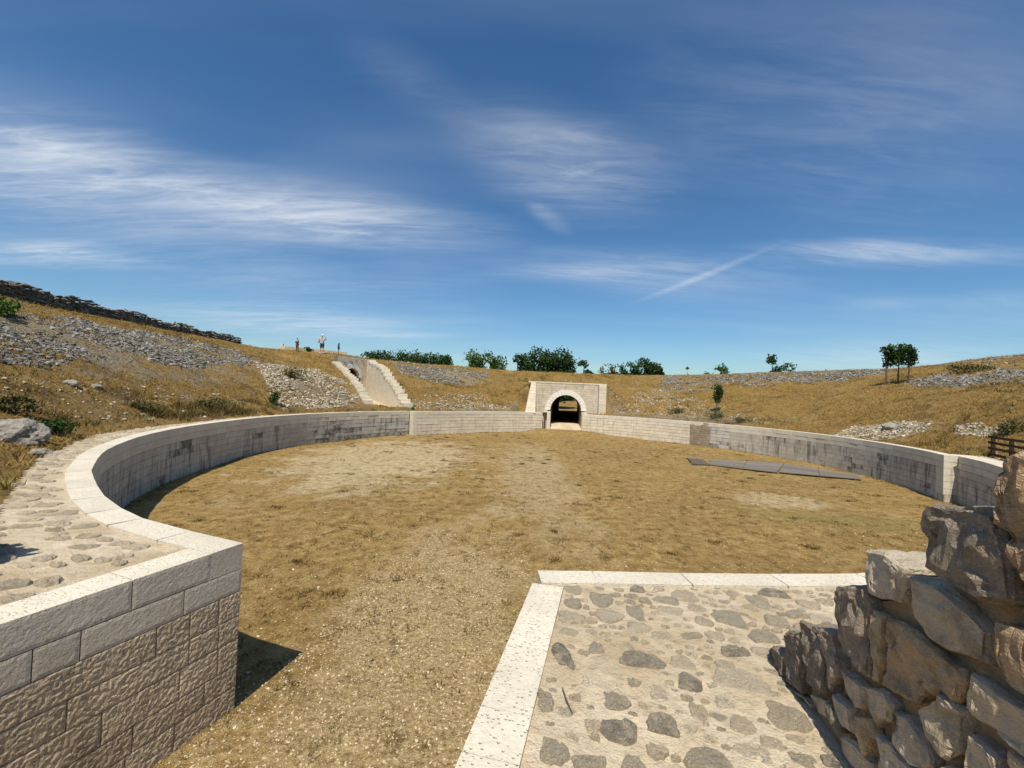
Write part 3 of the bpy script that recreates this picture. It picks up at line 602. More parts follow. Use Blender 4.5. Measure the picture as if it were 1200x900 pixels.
for i, (px, py, wx, hy, t) in enumerate(inl):
    q_ = P(px, py, 1.97); a = np.linalg.norm(P(px+wx/2, py, 1.97)-P(px-wx/2, py, 1.97))/2; b = abs(P(px, py-hy/2, 1.97)[1]-P(px, py+hy/2, 1.97)[1])/2
    fieldstone(pr, q_[0], q_[1], 1.966, a*1.03, b*1.0, (.026 if t == 'd' else .02) if t in 'dg' else .015, random.uniform(-.25, .25), M[tb[t]], i)
taken = [(P(q_[0], q_[1], 1.97)[:2], abs(P(q_[0]+q_[2]/2, q_[1], 1.97)[0]-P(q_[0]-q_[2]/2, q_[1], 1.97)[0])/2) for q_ in inl]; tries = 0; nf = 0
while nf < 150 and tries < 6000:                                          # smaller stones packed between
    tries += 1; x_, y_ = random.uniform(.3, 3.6), random.uniform(2.1, 4.6); a = random.uniform(.03, .085)
    if not in_poly(np.array(x_), np.array(y_), [(.62, 4.4), (3.6, 4.6), (2.05, 3.3), (1.85, 2.2), (.15, 2.2), (.4, 3.29)]): continue
    if any(math.hypot(x_-q_[0], y_-q_[1]) < (a+r_)*.95 for q_, r_ in taken): continue
    taken.append((np.array([x_, y_]), a)); nf += 1
    fieldstone(pr, x_, y_, 1.962, a, a*random.uniform(.5, .85), random.uniform(.010, .02), random.uniform(-.5, .5), M[random.choice(['inlay_tan', 'inlay_tan', 'inlay_pale', 'inlay_grey'])], 900+nf)
for i in range(40):                                                      # stones of the pavement towards and behind the camera
    x_, y_ = random.uniform(-.4, 4.2), random.uniform(-1.2, 2.0)
    if in_poly(np.array(x_), np.array(y_), [(-.5, -1.3), (.05, 2), (1.5, 2), (1.5, -1.3)]): fieldstone(pr, x_, y_, 1.962, random.uniform(.05, .13), random.uniform(.04, .09), .015, random.uniform(0, 3), M[random.choice(['inlay_dark', 'inlay_grey', 'inlay_tan'])], 300+i)
outer = [(-6.73, 5.71), (-7.58, 6.47), (-9.31, 8.2), (-10.89, 10.07), (-12.3, 12.1), (-13.08, 13.2), (-13.94, 15.05), (-14.3, 17.0), (-14.55, 19.5), (-14.75, 22), (-14.6, 25), (-13.8, 28.8), (-11.85, 33), (-9.4, 36.5)]
inner = []
for s in np.linspace(cL.L, .1, 60):
    a, t, _ = cL.frame(max(0, s-.05), min(cL.L, s+.05)); inner.append(tuple(a+np.array([-t[1], t[0]])*(CW-.14)))
WALK_L = outer+inner+[(-3.45, 5.0), (-5.95, -1.45), (-8.6, -1.4), (-7.6, 3.2)]
pl_ = slab('stone_pavement', WALK_L, 1.962, M['walk'], .11, .018)
pts = []
tries = 0
while len(pts) < 280 and tries < 14000:
    tries += 1; s = random.uniform(.3, 1)**1.0*random.choice([6, 9, 14, 22, 26]); a, t, _ = cL.frame(s, s+.05); wmax = 3.6 if s < 4 else 2.6 if s < 9 else 1.7 if s < 14 else 1.2 if s < 18 else .8
    if random.random() < .3: a = np.array([random.uniform(-8, -3.6), random.uniform(1, 6.5)]); q_ = a
    else: q_ = a+np.array([-t[1], t[0]])*random.uniform(.5, wmax)
    sz = random.uniform(.07, .17)
    if not in_poly(np.array(q_[0]), np.array(q_[1]), WALK_L) or any((q_[0]-u)**2+(q_[1]-v_)**2 < (sz+w_)**2*.9 for u, v_, w_ in pts): continue
    if seg_dist(q_[0], q_[1], PASS_L[0], PASS_L[1]) < .5 or min(np.hypot(cL.p[:, 0]-q_[0], cL.p[:, 1]-q_[1])) < .5: continue
    pts.append((q_[0], q_[1], sz))
for i, (x_, y_, sz) in enumerate(pts):
    fieldstone(pl_, x_, y_, 1.958, sz*random.uniform(1, 1.4), sz*random.uniform(.55, .8), random.uniform(.018, .036), random.uniform(-.5, .9), M[random.choice(['inlay_pale', 'inlay_pale', 'inlay_tan', 'inlay_tan', 'inlay_grey'])], 500+i)

# ------------------------------------------------------------------ ruined rubble wall on the right
E0 = np.array([2.07, 3.29, 0]); EU = np.array([-.163, -.987, 0]); EN = np.array([.987, -.163, 0])     # along the face towards the camera, and into the wall
RWL = thing('rubble_wall', 'stepped ruin of rough brown rubble masonry standing on the right pier beside the camera', 'stone wall', (2.07, 3.29, 1.96))
def face_pt(px, py):
    q_ = on_plane(px, py, E0, EN); return (q_-E0)@EU, q_[2]-1.96
def wall_stone(poly, depth, mat, seed, bulge=.035, off=0., name='stone', rugged=.03):
    """poly in (u, z) on the wall face; a solid stone bulging out of it"""
    r = np.random.RandomState(seed); p_ = np.array(poly, float); c = p_.mean(0)
    if (np.cross(p_-c, np.roll(p_, -1, 0)-c)).sum() < 0: p_ = p_[::-1]
    bm = bmesh.new(); rings = []
    for sc_, dn in ((.97, depth), (1.0, depth*.55), (1.0, .012), (.90, -bulge*.75), (.62, -bulge)):
        rg = []
        for q_ in p_:
            u, z = c+(q_-c)*sc_; n = dn+off+r.uniform(-.3, .3)*bulge
            w_ = EU*u+EN*n; rg.append(bm.verts.new((w_[0], w_[1], z)))
        rings.append(rg)
    k = len(p_)
    for a, b in zip(rings[:-1], rings[1:]):
        for i in range(k): bm.faces.new((a[i], a[(i+1) % k], b[(i+1) % k], b[i]))
    bm.faces.new(rings[-1]); bm.faces.new(rings[0][::-1])
    bmesh.ops.triangulate(bm, faces=bm.faces); bmesh.ops.subdivide_edges(bm, edges=bm.edges, cuts=2, use_grid_fill=True)
    bmesh.ops.triangulate(bm, faces=bm.faces)
    es = [e for e in bm.edges if e.calc_length() > .035]
    bmesh.ops.subdivide_edges(bm, edges=es, cuts=1); bmesh.ops.triangulate(bm, faces=bm.faces)
    bmesh.ops.recalc_face_normals(bm, faces=bm.faces); bm.normal_update()
    from mathutils import noise as mn
    o_ = Vector((seed*3.1, seed*1.7, 0))
    for v_ in bm.verts:
        q_ = v_.co*7+o_; d_ = mn.fractal(q_, .9, 2.1, 4)*rugged + (mn.cell(v_.co*13+o_)-.5)*rugged*.5
        v_.co += v_.normal*d_
    me = bpy.data.meshes.new(name); bm.to_mesh(me); bm.free(); me.materials.append(mat)
    return link(name, me, RWL)
cz = lambda x, y: (x*.2889+890, y*.2889+640)
ST = [([(40, 410), (75, 405), (110, 440), (105, 530), (60, 490)], 'd'), ([(105, 350), (180, 345), (190, 420), (178, 600), (120, 560), (103, 460)], 'd'),
      ([(178, 300), (250, 340), (275, 400), (270, 600), (215, 560), (185, 420)], 'd'), ([(255, 340), (312, 345), (333, 480), (300, 590), (272, 430)], 'd'),
      ([(315, 170), (345, 152), (440, 160), (455, 260), (450, 530), (420, 520), (335, 440), (308, 280)], 'd'),
      ([(427, 10), (520, 30), (600, 90), (590, 140), (560, 235), (500, 215), (440, 195)], 'p'),
      ([(600, 110), (720, 150), (880, 290), (930, 350), (925, 490), (850, 470), (720, 390), (605, 290)], 'r'),
      ([(515, 290), (600, 315), (700, 400), (820, 490), (832, 560), (800, 640), (740, 580), (640, 645), (560, 600), (500, 560), (503, 400)], 'r'),
      ([(455, 265), (508, 290), (498, 450), (486, 570), (455, 545)], 'r'), ([(975, 300), (1100, 325), (1110, 640), (1000, 560), (963, 500)], 'g'),
      ([(853, 500), (960, 580), (1110, 680), (1110, 890), (960, 760), (855, 690)], 'g'), ([(640, 655), (740, 595), (832, 665), (820, 850), (760, 865), (680, 775)], 'r'),
      ([(530, 650), (600, 690), (660, 765), (705, 870), (690, 930), (620, 890), (540, 800)], 'y'), ([(432, 570), (510, 585), (540, 640), (522, 700), (470, 735), (440, 660)], 'r'),
      ([(340, 500), (420, 570), (430, 650), (400, 665), (360, 590)], 'r'), ([(308, 600), (370, 660), (382, 770), (340, 735), (312, 660)], 'p'),
      ([(385, 680), (450, 695), (466, 780), (430, 850), (390, 770)], 'r'), ([(470, 750), (540, 820), (620, 905), (600, 1020), (480, 950)], 'y'),
      ([(850, 750), (970, 860), (1000, 1010), (840, 980), (836, 830)], 'p'), ([(335, 770), (385, 800), (455, 880), (450, 960), (385, 900), (345, 840)], 'g'),
      ([(700, 910), (760, 880), (828, 900), (830, 1040), (690, 1030)], 'r'), ([(280, 620), (308, 640), (335, 760), (310, 730), (285, 680)], 'd'), ([(1000, 810), (1120, 910), (1140, 1060), (1010, 1000)], 'r'),
      ([(210, 600), (275, 625), (280, 700), (245, 680)], 'r'), ([(130, 575), (180, 605), (215, 660), (165, 610)], 'r')]
pm = {'d': 'rubble_dark', 'r': 'rubble', 'p': 'rubble_pale', 'g': 'rubble', 'y': 'rubble_pale'}
for i, (pg, t) in enumerate(ST):
    wall_stone([face_pt(*cz(*q_)) for q_ in pg], .30 if i not in (5,) else .42, M[pm[t]], i+1, .016, -.015 if t == 'd' else 0, rugged=.024 if t == 'd' else .016)
big = [(1096, 612), (1105, 591), (1150, 594), (1192, 604), (1205, 660), (1210, 712), (1172, 705), (1135, 690), (1099, 668)]
wall_stone([face_pt(*q_) for q_ in big], .42, M['rubble_dark'], 77, .02, -.05, rugged=.022)
wall_stone([face_pt(*q_) for q_ in [(1189, 548), (1196, 536), (1216, 531), (1260, 545), (1262, 640), (1225, 690), (1207, 655), (1193, 600)]], .4, M['rubble'], 78, .025, -.05, rugged=.022)
wall_stone([face_pt(*q_) for q_ in [(1010, 665), (1056, 650), (1092, 652), (1094, 672), (1046, 676)]], .25, M['rubble_pale'], 79, .02, .36)
# body of the wall, behind the face stones, and the rest of the wall beside the camera
prof = [face_pt(*q_) for q_ in [(912, 782), (925, 765), (945, 762), (972, 752), (985, 712), (1016, 704), (1060, 700), (1098, 694), (1110, 668), (1170, 668), (1198, 640), (1215, 600)]]
u0 = prof[-1][0]; prof += [(u0+.25, prof[-1][1]+.05), (u0+.55, 2.0), (3.4, 2.05), (4.4, 2.1)]
top = list(prof); poly = [(top[0][0], -.05)]+top+[(4.4, -.05)]
v = []
for n in (.05, .62):
    for u, z in poly: w_ = EU*u+EN*n; v.append((w_[0], w_[1], z))
k = len(poly); f = [tuple(range(k))[::-1], tuple(range(k, 2*k))]+[(i, (i+1) % k, (i+1) % k+k, i+k) for i in range(k)]
link('mortar_core', pydata('mortar_core', v, f, mat_mortar('brown_mortar', (.50, .365, .225), 3)), RWL)
zz = 0.0; row = 0
while zz < 2.0:
    hh = random.uniform(.16, .3); u = u0+.0+(.1 if row % 2 else .22)
    while u < 4.2:
        l = random.uniform(.2, .42); g = .012
        wall_stone([(u+g, zz+g), (u+l*.5, zz+g*.3), (u+l-g, zz+g), (u+l-g*.5, zz+hh*.5), (u+l-g, zz+hh-g), (u+l*.5, zz+hh-g*.6), (u+g, zz+hh-g)], .25, M[random.choice(['rubble', 'rubble', 'rubble_pale'])], 100+int(u*50)+row*9, .025, rugged=.02); u += l
    zz += hh; row += 1
for i in range(16):                                                     # stones along the broken top, behind the face
    u = random.uniform(.25, 3.6); z = np.interp(u, [q_[0] for q_ in top], [q_[1] for q_ in top]); n = random.uniform(.4, .55)
    if u < u0+.2: z -= .1
    w_ = EU*u+EN*n; hv, hf = ROCKS[i % 8]
    link('stone', fast_mesh('stone', hv*np.array([.26, .24, .2]), hf, M[random.choice(['rubble', 'rubble_pale'])]), RWL, (w_[0], w_[1], z+.03), (0, 0, random.uniform(0, 3)))
# unseen stump added on the left pier, shaped to cast a shadow into view
LS = thing('rubble_wall', 'unseen rubble stump added on the left pier to cast a shadow across the pale walkway', 'stone wall', (-6.13, 3.72, 1.95))
hv = [(-.95, -1.5, 0), (.1, -1.9, 0), (.85, .66, 0), (-.2, .95, 0)]; ht = [(-.85, -1.4, 1.0), (.05, -1.75, 1.0), (.74, .58, 1.0), (-.25, .80, .95)]
link('mortar_core', pydata('mortar_core', [Vector(q_)*.96 for q_ in hv]+[Vector(q_)*.96 for q_ in ht], [(3, 2, 1, 0), (4, 5, 6, 7)]+[(i, (i+1) % 4, (i+1) % 4+4, i+4) for i in range(4)], M['core']), LS)
for i in range(70):
    e = random.randrange(4); t = random.random(); z = random.uniform(.05, .85); a, b = Vector(hv[e]), Vector(hv[(e+1) % 4]); c_, d_ = Vector(ht[e]), Vector(ht[(e+1) % 4]); q_ = a.lerp(b, t).lerp(c_.lerp(d_, t), z)
    rv, rf = ROCKS[i % 8]; link('stone', fast_mesh('stone', rv*np.array([.34, .26, .26]), rf, M['rubble']), LS, tuple(q_), (0, 0, random.uniform(0, 3)))

# ------------------------------------------------------------------ arched gates
def arch_pts(cx, cz_, r, n=24): return [(cx+r*math.cos(a), cz_+r*math.sin(a)) for a in np.linspace(0, np.pi, n+1)]
def gate_front(parent, org, ex, ey, w0, w1, ztop, cx, spring, rad, ringw, zbase, thick, block_h, mat_ring, mat_fac, flat_step=None):
    """local frame: ex along the face, ey into the bank. Core with an arched hole, blocks on its face and a ring of voussoirs."""
    def W(u, n, z): q_ = org+ex*u+ey*n; return rel(parent, (q_[0], q_[1], z))
    n = 24; A = arch_pts(cx, spring, rad, n); A = [(cx+rad, zbase)]+A+[(cx-rad, zbase)]
    O = []
    for (u, z) in A:
        dx_, dz_ = u-cx, z-spring
        if z <= spring+1e-6: O.append((w1 if dx_ > 0 else w0, z)); continue
        k = min([abs(((w1-cx) if dx_ > 0 else (w0-cx))/dx_) if abs(dx_) > 1e-6 else 1e9, (ztop-spring)/dz_]); O.append((cx+dx_*k, spring+dz_*k))
    # corners of the rectangle
    v, f = [], []
    for nn in (.02, thick):
        for (a, b) in zip(A, O): v.append(W(a[0], nn, a[1])); v.append(W(b[0], nn, b[1]))
    m_ = len(A)
    for i in range(m_-1):
        a = 2*i; f.append((a, a+1, a+3, a+2)); b = a+2*m_; f.append((b+2, b+3, b+1, b)); f.append((a, a+2, b+2, b)); f.append((a+1, b+1, b+3, a+3))
    for side in (w0, w1):                                                # fill the corner wedges
        i0 = len(v); j = max(range(m_), key=lambda i: (O[i][1] >= ztop-1e-6 and 0) or ((O[i][1] if abs(O[i][0]-side) < 1e-6 else -9)))
        jt = j-1 if side == w0 else j+1
        for nn in (.02, thick): v += [W(*(O[j][0], nn, O[j][1])), W(side, nn, ztop), W(O[jt][0], nn, ztop)]
        f += [(i0, i0+1, i0+2), (i0+5, i0+4, i0+3), (i0, i0+3, i0+4, i0+1), (i0+1, i0+4, i0+5, i0+2)]
    link('gate_core', pydata('gate_core', v, f, M['core']), parent)
    pos, rot, scl, tn = [], [], [], []; R3 = np.stack([np.append(ex, 0), np.append(ey, 0), np.array([0, 0, 1.])], 1); z = zbase
    while z < ztop-.03:
        z1 = min(ztop, z+random.uniform(.9, 1.1)*block_h); u = w0
        while u < w1-.02:
            e = min(w1, u+random.uniform(.3, .65)); e = w1 if w1-e < .15 else e; s_, t_ = u, e
            zm = (z+z1)/2; hw = math.sqrt(max(0, (rad+ringw*.5)**2-max(0, zm-spring)**2)) if zm-spring < rad+ringw*.5 else 0
            if hw > 0:
                if s_ < cx-hw < t_: t_ = cx-hw
                elif s_ < cx+hw < t_: s_ = cx+hw
                elif s_ >= cx-hw and t_ <= cx+hw: u = e; continue
            if t_-s_ > .05:
                pos.append(W(s_+.005, random.uniform(-.008, .006), z+.005)); rot.append(R3); scl.append((t_-s_-.01, .15, z1-z-.01)); tn.append(random.uniform(0, .9))
            u = e
        z = z1
    V, ff, t = instances(UB[0], UB[1], np.array(pos), np.array(rot), np.array(scl), np.array(tn)); o_ = link('facing_blocks', fast_mesh('facing_blocks', V, ff, mat_fac, t), parent); o_['kind'] = 'stuff'
    nv = 17
    for i in range(nv):
        a0, a1 = np.pi*i/nv+.006, np.pi*(i+1)/nv-.006; v = []
        for nn in (-.05, .4):
            for a, r_ in ((a0, rad-.005), (a0, rad+ringw), (a1, rad+ringw), (a1, rad-.005)): v.append(W(cx+math.cos(a)*r_, nn, spring+math.sin(a)*r_))
        link('arch_stone', pydata('arch_stone', v, [(0, 1, 2, 3), (7, 6, 5, 4)]+[(i_, i_+4, (i_+1) % 4+4, (i_+1) % 4) for i_ in range(4)], mat_ring), parent)
gate = thing('stone_gate', 'rebuilt pale stone gate with a white arch and a tunnel through the far bank', 'gate', (5.7, GY, .2))
gcx, gsp, grad = 5.70, 2.25, 1.62
fxl, fxr = D(628, 449, GY)[0], D(701.5, 449, GY)[0]; ztop = D(665, 449.8, GY)[2]
gate_front(gate, np.array([0, GY]), np.array([1., 0]), np.array([0, 1.]), fxl, fxr, ztop, gcx, gsp, grad, .52, -.1, 1.6, .24, M['ring'], M['gate_j'])
def box(name, parent, x0, x1, y0, y1, z0, z1, mat, slope=0., top_in=0.):
    a = [(x0, y0, z0), (x1, y0, z0), (x1, y1, z0), (x0, y1, z0), (x0+top_in, y0+slope, z1), (x1, y0+slope, z1), (x1, y1, z1), (x0+top_in, y1, z1)]
    return link(name, pydata(name, [rel(parent, q_) for q_ in a], [(3, 2, 1, 0), (4, 5, 6, 7), (0, 1, 5, 4), (1, 2, 6, 5), (2, 3, 7, 6), (3, 0, 4, 7)], mat), parent)
# top course of long slabs
x_ = fxl-.75
while x_ < fxr+.85:
    e = min(fxr+.86, x_+random.uniform(.7, 1.1)); box('coping_stone', gate, x_+.004, e-.004, GY-.03, GY+1.15, ztop+.003, ztop+.14, M['facing']); x_ = e
# splayed buttress on the left, straight wing on the right: courses of their own
wl0, wl1 = D(615, 482, GY)[0], D(628.3, 449, GY)[0]-.02; nco = 11
for i in range(nco):
    za, zb = 1.9+(ztop-1.9)*i/nco, 1.9+(ztop-1.9)*(i+1)/nco; t0, t1 = i/nco, (i+1)/nco
    box('buttress_block', gate, wl0+.55*t0, wl1, GY-1.0*(1-t0)-.08, GY+.8, za+.006, zb-.006, M['facing'], .08, .05)
    box('wing_block', gate, fxr+.05, fxr+.82, GY-.14, GY+.8, za+.006, zb-.006, M['facing'])
# jambs below the arch, impost slots left dark
for k in range(1, 9):
    za, zb = -.1+(2.1)*(k-1)/8, -.1+2.1*k/8
    box('jamb_block', gate, 3.72, GX0-.03, 44.0, 44.46, za+.005, zb-.005, M['facing']); box('jamb_block', gate, GX1+.02, GX1+.5, 43.7, 44.46, za+.005, zb-.005, M['facing'])
box('post', gate, 3.42, 3.52, 43.95, 44.07, 0, 1.95, M['bark'])
box('impost', gate, 3.35, GX0-.02, 44.02, 44.42, 2.0, 2.12, M['facing']); box('impost', gate, GX1+.02, GX1+.6, 44.02, 44.42, 2.0, 2.12, M['facing'])
tv = [rel(gate, q_) for q_ in ((GX0-.01, 43.8, .1), (GX1+.01, 43.8, .1), (GX1+.01, 43.8, .34), (GX0-.01, 43.8, .34), (GX0+.2, 46.1, .86), (GX1+.2, 46.1, .86), (GX1+.2, 46.1, .1), (GX0+.2, 46.1, .1))]
link('threshold', pydata('threshold', tv, [(0, 1, 2, 3), (3, 2, 5, 4), (4, 5, 6, 7), (0, 3, 4, 7), (1, 6, 5, 2)], M['walk']), gate)
# tunnel lining
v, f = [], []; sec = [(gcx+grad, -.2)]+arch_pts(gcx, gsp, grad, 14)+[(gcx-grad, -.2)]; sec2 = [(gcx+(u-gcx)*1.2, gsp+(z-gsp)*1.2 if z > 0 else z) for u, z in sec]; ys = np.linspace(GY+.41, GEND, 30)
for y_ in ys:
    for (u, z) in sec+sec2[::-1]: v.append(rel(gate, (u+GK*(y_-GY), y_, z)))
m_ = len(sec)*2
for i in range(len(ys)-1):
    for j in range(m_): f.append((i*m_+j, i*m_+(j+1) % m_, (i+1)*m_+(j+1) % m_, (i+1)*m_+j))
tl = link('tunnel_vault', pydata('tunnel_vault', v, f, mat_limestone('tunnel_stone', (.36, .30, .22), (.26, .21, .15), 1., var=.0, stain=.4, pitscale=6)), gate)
# side gate in the left bank: two stepped cheek walls and an arch at the head of the cut
a0, a1, b0, b1 = [np.array(q_) for q_ in (A0, A1, B0, B1)]
SG = thing('side_gate', 'pale stone side entrance cut into the left bank with stepped cheek walls and dark arch', 'gate', tuple((a0+b0)/2))
def cheek(p0, p1, thick, side, n=17):
    d = p1[:2]-p0[:2]; L = np.linalg.norm(d); t = d/L; nrm = np.array([-t[1], t[0]])*side
    pos, rot, scl, tn = [], [], [], []; zb = min(p0[2], 1.8)-.2
    R3 = np.stack([np.append(t, 0), np.append(nrm, 0), np.array([0, 0, 1.])], 1)
    tops = []
    for i in range(n):
        u0_, u1_ = L*i/n, L*(i+1)/n; zt = p0[2]+(p1[2]-p0[2])*(i+.6)/n+.05; mm_ = p0[:2]+t*(u0_+u1_)/2+nrm*thick; zt = max(zt, float(ground_z(*mm_))+.10); tops.append(zt); z = zb
        base = p0[:2]+t*u0_
        # core column of this step, then its face blocks
        cv = [rel(SG, (*(p0[:2]+t*uu+nrm*nn), zz_)) for zz_ in (zb, zt) for uu, nn in ((u0_, .03), (u1_, .03), (u1_, thick), (u0_, thick))]
        link('step_core', pydata('step_core', cv, [(3, 2, 1, 0), (4, 5, 6, 7)]+[(j, (j+1) % 4, (j+1) % 4+4, j+4) for j in range(4)], M['facing']), SG)
        while z < zt-.05:
            z1 = min(zt, z+.24); u = u0_
            while u < u1_-.03:
                e = min(u1_, u+random.uniform(.3, .6)); e = u1_ if u1_-e < .15 else e; q_ = p0[:2]+t*(u+.006)
                pos.append(rel(SG, (q_[0], q_[1], z+.006))); rot.append(R3); scl.append((e-u-.012, .2, z1-z-.012)); tn.append(random.uniform(0, .9)); u = e
            z = z1
    V, ff, tt = instances(UB[0], UB[1], np.array(pos), np.array(rot), np.array(scl), np.array(tn)); o_ = link('facing_blocks', fast_mesh('facing_blocks', V, ff if side > 0 else ff[:, ::-1], M['facing_j'], tt), SG); o_['kind'] = 'stuff'
    for i in range(n):
        u0_, u1_ = L*i/n, L*(i+1)/n
        cv = [rel(SG, (*(p0[:2]+t*uu+nrm*nn), tops[i]+zz_)) for zz_ in (.004, .13) for uu, nn in ((u0_, -.012), (u1_, -.012), (u1_, thick), (u0_, thick))]
        link('coping_stone', pydata('coping_stone', cv, [(3, 2, 1, 0), (4, 5, 6, 7)]+[(j, (j+1) % 4, (j+1) % 4+4, j+4) for j in range(4)], M['facing']), SG)
cheek(b0, b1, .9, -1); cheek(a0, a1, .7, 1)
ex = (b1[:2]-a1[:2]); wd_ = np.linalg.norm(ex); ex = ex/wd_; eyv = np.array([-ex[1], ex[0]])
if eyv@(a1[:2]-a0[:2]) < 0: eyv = -eyv
zt_ = max(a1[2], b1[2])+.15
gate_front(SG, a1[:2], ex, eyv, 0, wd_, zt_, wd_/2, zt_-2.35, min(1.1, wd_*.34), .45, 1.2, .7, .24, M['ring'], M['facing_j'])
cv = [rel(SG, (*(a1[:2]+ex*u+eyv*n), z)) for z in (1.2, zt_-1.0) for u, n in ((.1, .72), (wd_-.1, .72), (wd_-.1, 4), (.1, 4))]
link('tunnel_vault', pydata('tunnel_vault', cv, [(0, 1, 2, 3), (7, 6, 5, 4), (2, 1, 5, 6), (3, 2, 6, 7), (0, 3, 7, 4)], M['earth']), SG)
fv = [rel(SG, (q_[0], q_[1], z)) for q_, z in ((a0, 1.85), (b0, 1.85), (b1, 2.6), (a1, 2.6))]; link('passage_floor', pydata('passage_floor', fv, [(0, 1, 2, 3)], M['walk']), SG)

# ------------------------------------------------------------------ loose stone on the slopes
def poly_pts(poly, n):
    x = [q_[0] for q_ in poly]; y = [q_[1] for q_ in poly]; out = []
    X = RS.uniform(min(x), max(x), n*6); Y = RS.uniform(min(y), max(y), n*6); k = in_poly(X, Y, poly); return X[k][:n], Y[k][:n]
def scree(name, px_poly, n, smin, smax, mat, clump=.0, power=3.0, tlo=0, thi=1):
    poly = [hit(*q_) for q_ in px_poly]; x, y = poly_pts(poly, n)
    if clump: k = vnoise(x, y, .55, 7)+.35*vnoise(x, y, 1.7, 8) > RS.uniform(-.25, .35, len(x))-(.3-clump); x, y = x[k], y[k]
    n = len(x); s = .72*(smin+(smax-smin)*RS.rand(n)**power); z = ground_z(x, y); Vs, Fs, Ts, off = [], [], [], 0; which = RS.randint(0, 8, n)
    bad = np.zeros(n, bool)
    for pg in (CUT_SIDE, CUT_GATE, CUT_NEAR, WALK_L): bad |= in_poly(x, y, pg)
    for k in range(8):
        i = np.where((which == k) & ~bad)[0]
        if not len(i): continue
        sc_ = s[i, None]*RS.uniform(.75, 1.25, (len(i), 3)); V, f, t = instances(ROCKS[k][0], ROCKS[k][1], np.stack([x[i], y[i], z[i]+s[i]*.05], 1), rotmats(len(i), .5), sc_, RS.uniform(tlo, thi, len(i)))
        Vs.append(V); Fs.append(f+off); Ts.append(t); off += len(V)
    o_ = link(name, fast_mesh(name, np.vstack(Vs), np.vstack(Fs), mat, np.concatenate(Ts))); return o_
def stuff(o_, label): return tag(o_, label, 'rubble', kind='stuff')
stuff(scree('scree', [(-120, 350), (0, 372), (70, 372), (140, 385), (215, 396), (280, 410), (300, 425), (220, 432), (130, 420), (60, 432), (0, 425), (-120, 420)], 24960, .12, .55, M['scree'], .16), 'grey scree of broken limestone below the dark dry stone wall')
stuff(scree('scree', [(300, 425), (370, 432), (410, 450), (434, 473), (330, 482), (312, 450)], 7296, .14, .6, M['pale_scree'], .1), 'pale tumbled stones below the side gate, beside its cheek wall')
stuff(scree('scree', [(455, 426), (560, 431), (578, 438), (560, 452), (500, 447), (470, 440)], 4992, .2, .75, M['scree'], .2), 'grey rubble bank between the side gate and the arched gate')
stuff(scree('scree', [(472, 462), (560, 462), (600, 470), (600, 480), (485, 479)], 1612, .12, .5, M['pale_scree'], .05), 'pale stones strewn just above the wall left of the arch')
stuff(scree('scree', [(775, 441), (850, 440), (940, 434), (1036, 433), (1040, 440), (930, 447), (860, 455), (775, 458)], 12288, .18, .7, M['scree'], .22), 'long grey stone heap along the right rim of the bank')
stuff(scree('scree', [(712, 460), (770, 455), (850, 478), (905, 496), (850, 492), (770, 486), (712, 482)], 3456, .1, .42, M['pale_scree'], .05), 'brownish loose stones on the bank right of the arched gate')
stuff(scree('scree', [(1000, 500), (1045, 494), (1110, 495), (1100, 502), (1050, 514), (1000, 516), (975, 510)], 3456, .1, .5, M['pale_scree'], .18), 'white stones breaking through the bank above the right wall')
stuff(scree('scree', [(1118, 500), (1150, 496), (1180, 505), (1155, 513), (1122, 510)], 998, .1, .42, M['pale_scree'], .12), 'small white stone patch on the bank just left of the wooden fence')
stuff(scree('scree', [(1060, 447), (1120, 437), (1180, 432), (1260, 425), (1260, 455), (1150, 450), (1080, 455)], 4992, .15, .6, M['scree'], .12), 'grey stones on the right hill beside the three small trees')
stuff(scree('scree', [(0, 440), (180, 450), (300, 465), (270, 485), (120, 495), (0, 480)], 900, .08, .35, M['pale_scree'], -.02), 'scattered stones in the dry grass above the left walkway')
stuff(scree('scree', [(1050, 418), (1200, 408), (1300, 410), (1300, 424), (1150, 432)], 1344, .12, .5, M['scree'], .05), 'sparse grey stones on the crest of the right hill')
stuff(scree('scree', [(640, 443), (685, 443), (685, 449), (640, 449)], 422, .12, .4, M['pale_scree'], .3), 'few pale stones on the grass directly above the arched gate')

# ------------------------------------------------------------------ dry stone wall on the left crest
dw_px = [(-60, 330, 24), (10, 350, 28.5), (50, 357, 31), (100, 367, 34.5), (150, 376, 38.5), (200, 387, 42.5), (250, 396, 47), (283, 403, 50)]
dwp = [D(*q_) for q_ in dw_px]; dwp = [np.array([q_[0], q_[1]]) for q_ in dwp]; cW = Curve(dwp)
DW = thing('dry_stone_wall', 'dark dry stone wall running along the crest of the left hill', 'stone wall', (*cW.at(0), float(ground_z(*cW.at(0)))))
v = []
for s_ in np.linspace(0, cW.L, 40):
    a, t, _ = cW.frame(min(s_, cW.L-.06), min(s_+.05, cW.L)); hh_ = .95*(1-s_/cW.L)+.45*s_/cW.L
    for off_, z_ in ((.06, -.3), (.08, hh_), (.32, hh_), (.34, -.3)): q_ = a+np.array([-t[1], t[0]])*off_; v.append(rel(DW, (q_[0], q_[1], float(ground_z(*q_))+z_)))
link('wall_core', pydata('wall_core', v, [(i*4+j, i*4+4+j, i*4+4+(j+1) % 4, i*4+(j+1) % 4) for i in range(39) for j in range(4)]+[(0, 1, 2, 3), (159, 158, 157, 156)], M['dry_wall']), DW)
rocks_i = []
s = 0.
while s < cW.L:
    u = s/cW.L; Hh = 1.15*(1-u)+.62*u+.12*math.sin(s*1.3); lay = 0.; 
    while lay < Hh:
        sz = random.uniform(.26, .46); 
        for off in (0., .35): rocks_i.append((s+random.uniform(-.12, .12), lay, sz, off))
        lay += sz*.56
    s += random.uniform(.26, .40)
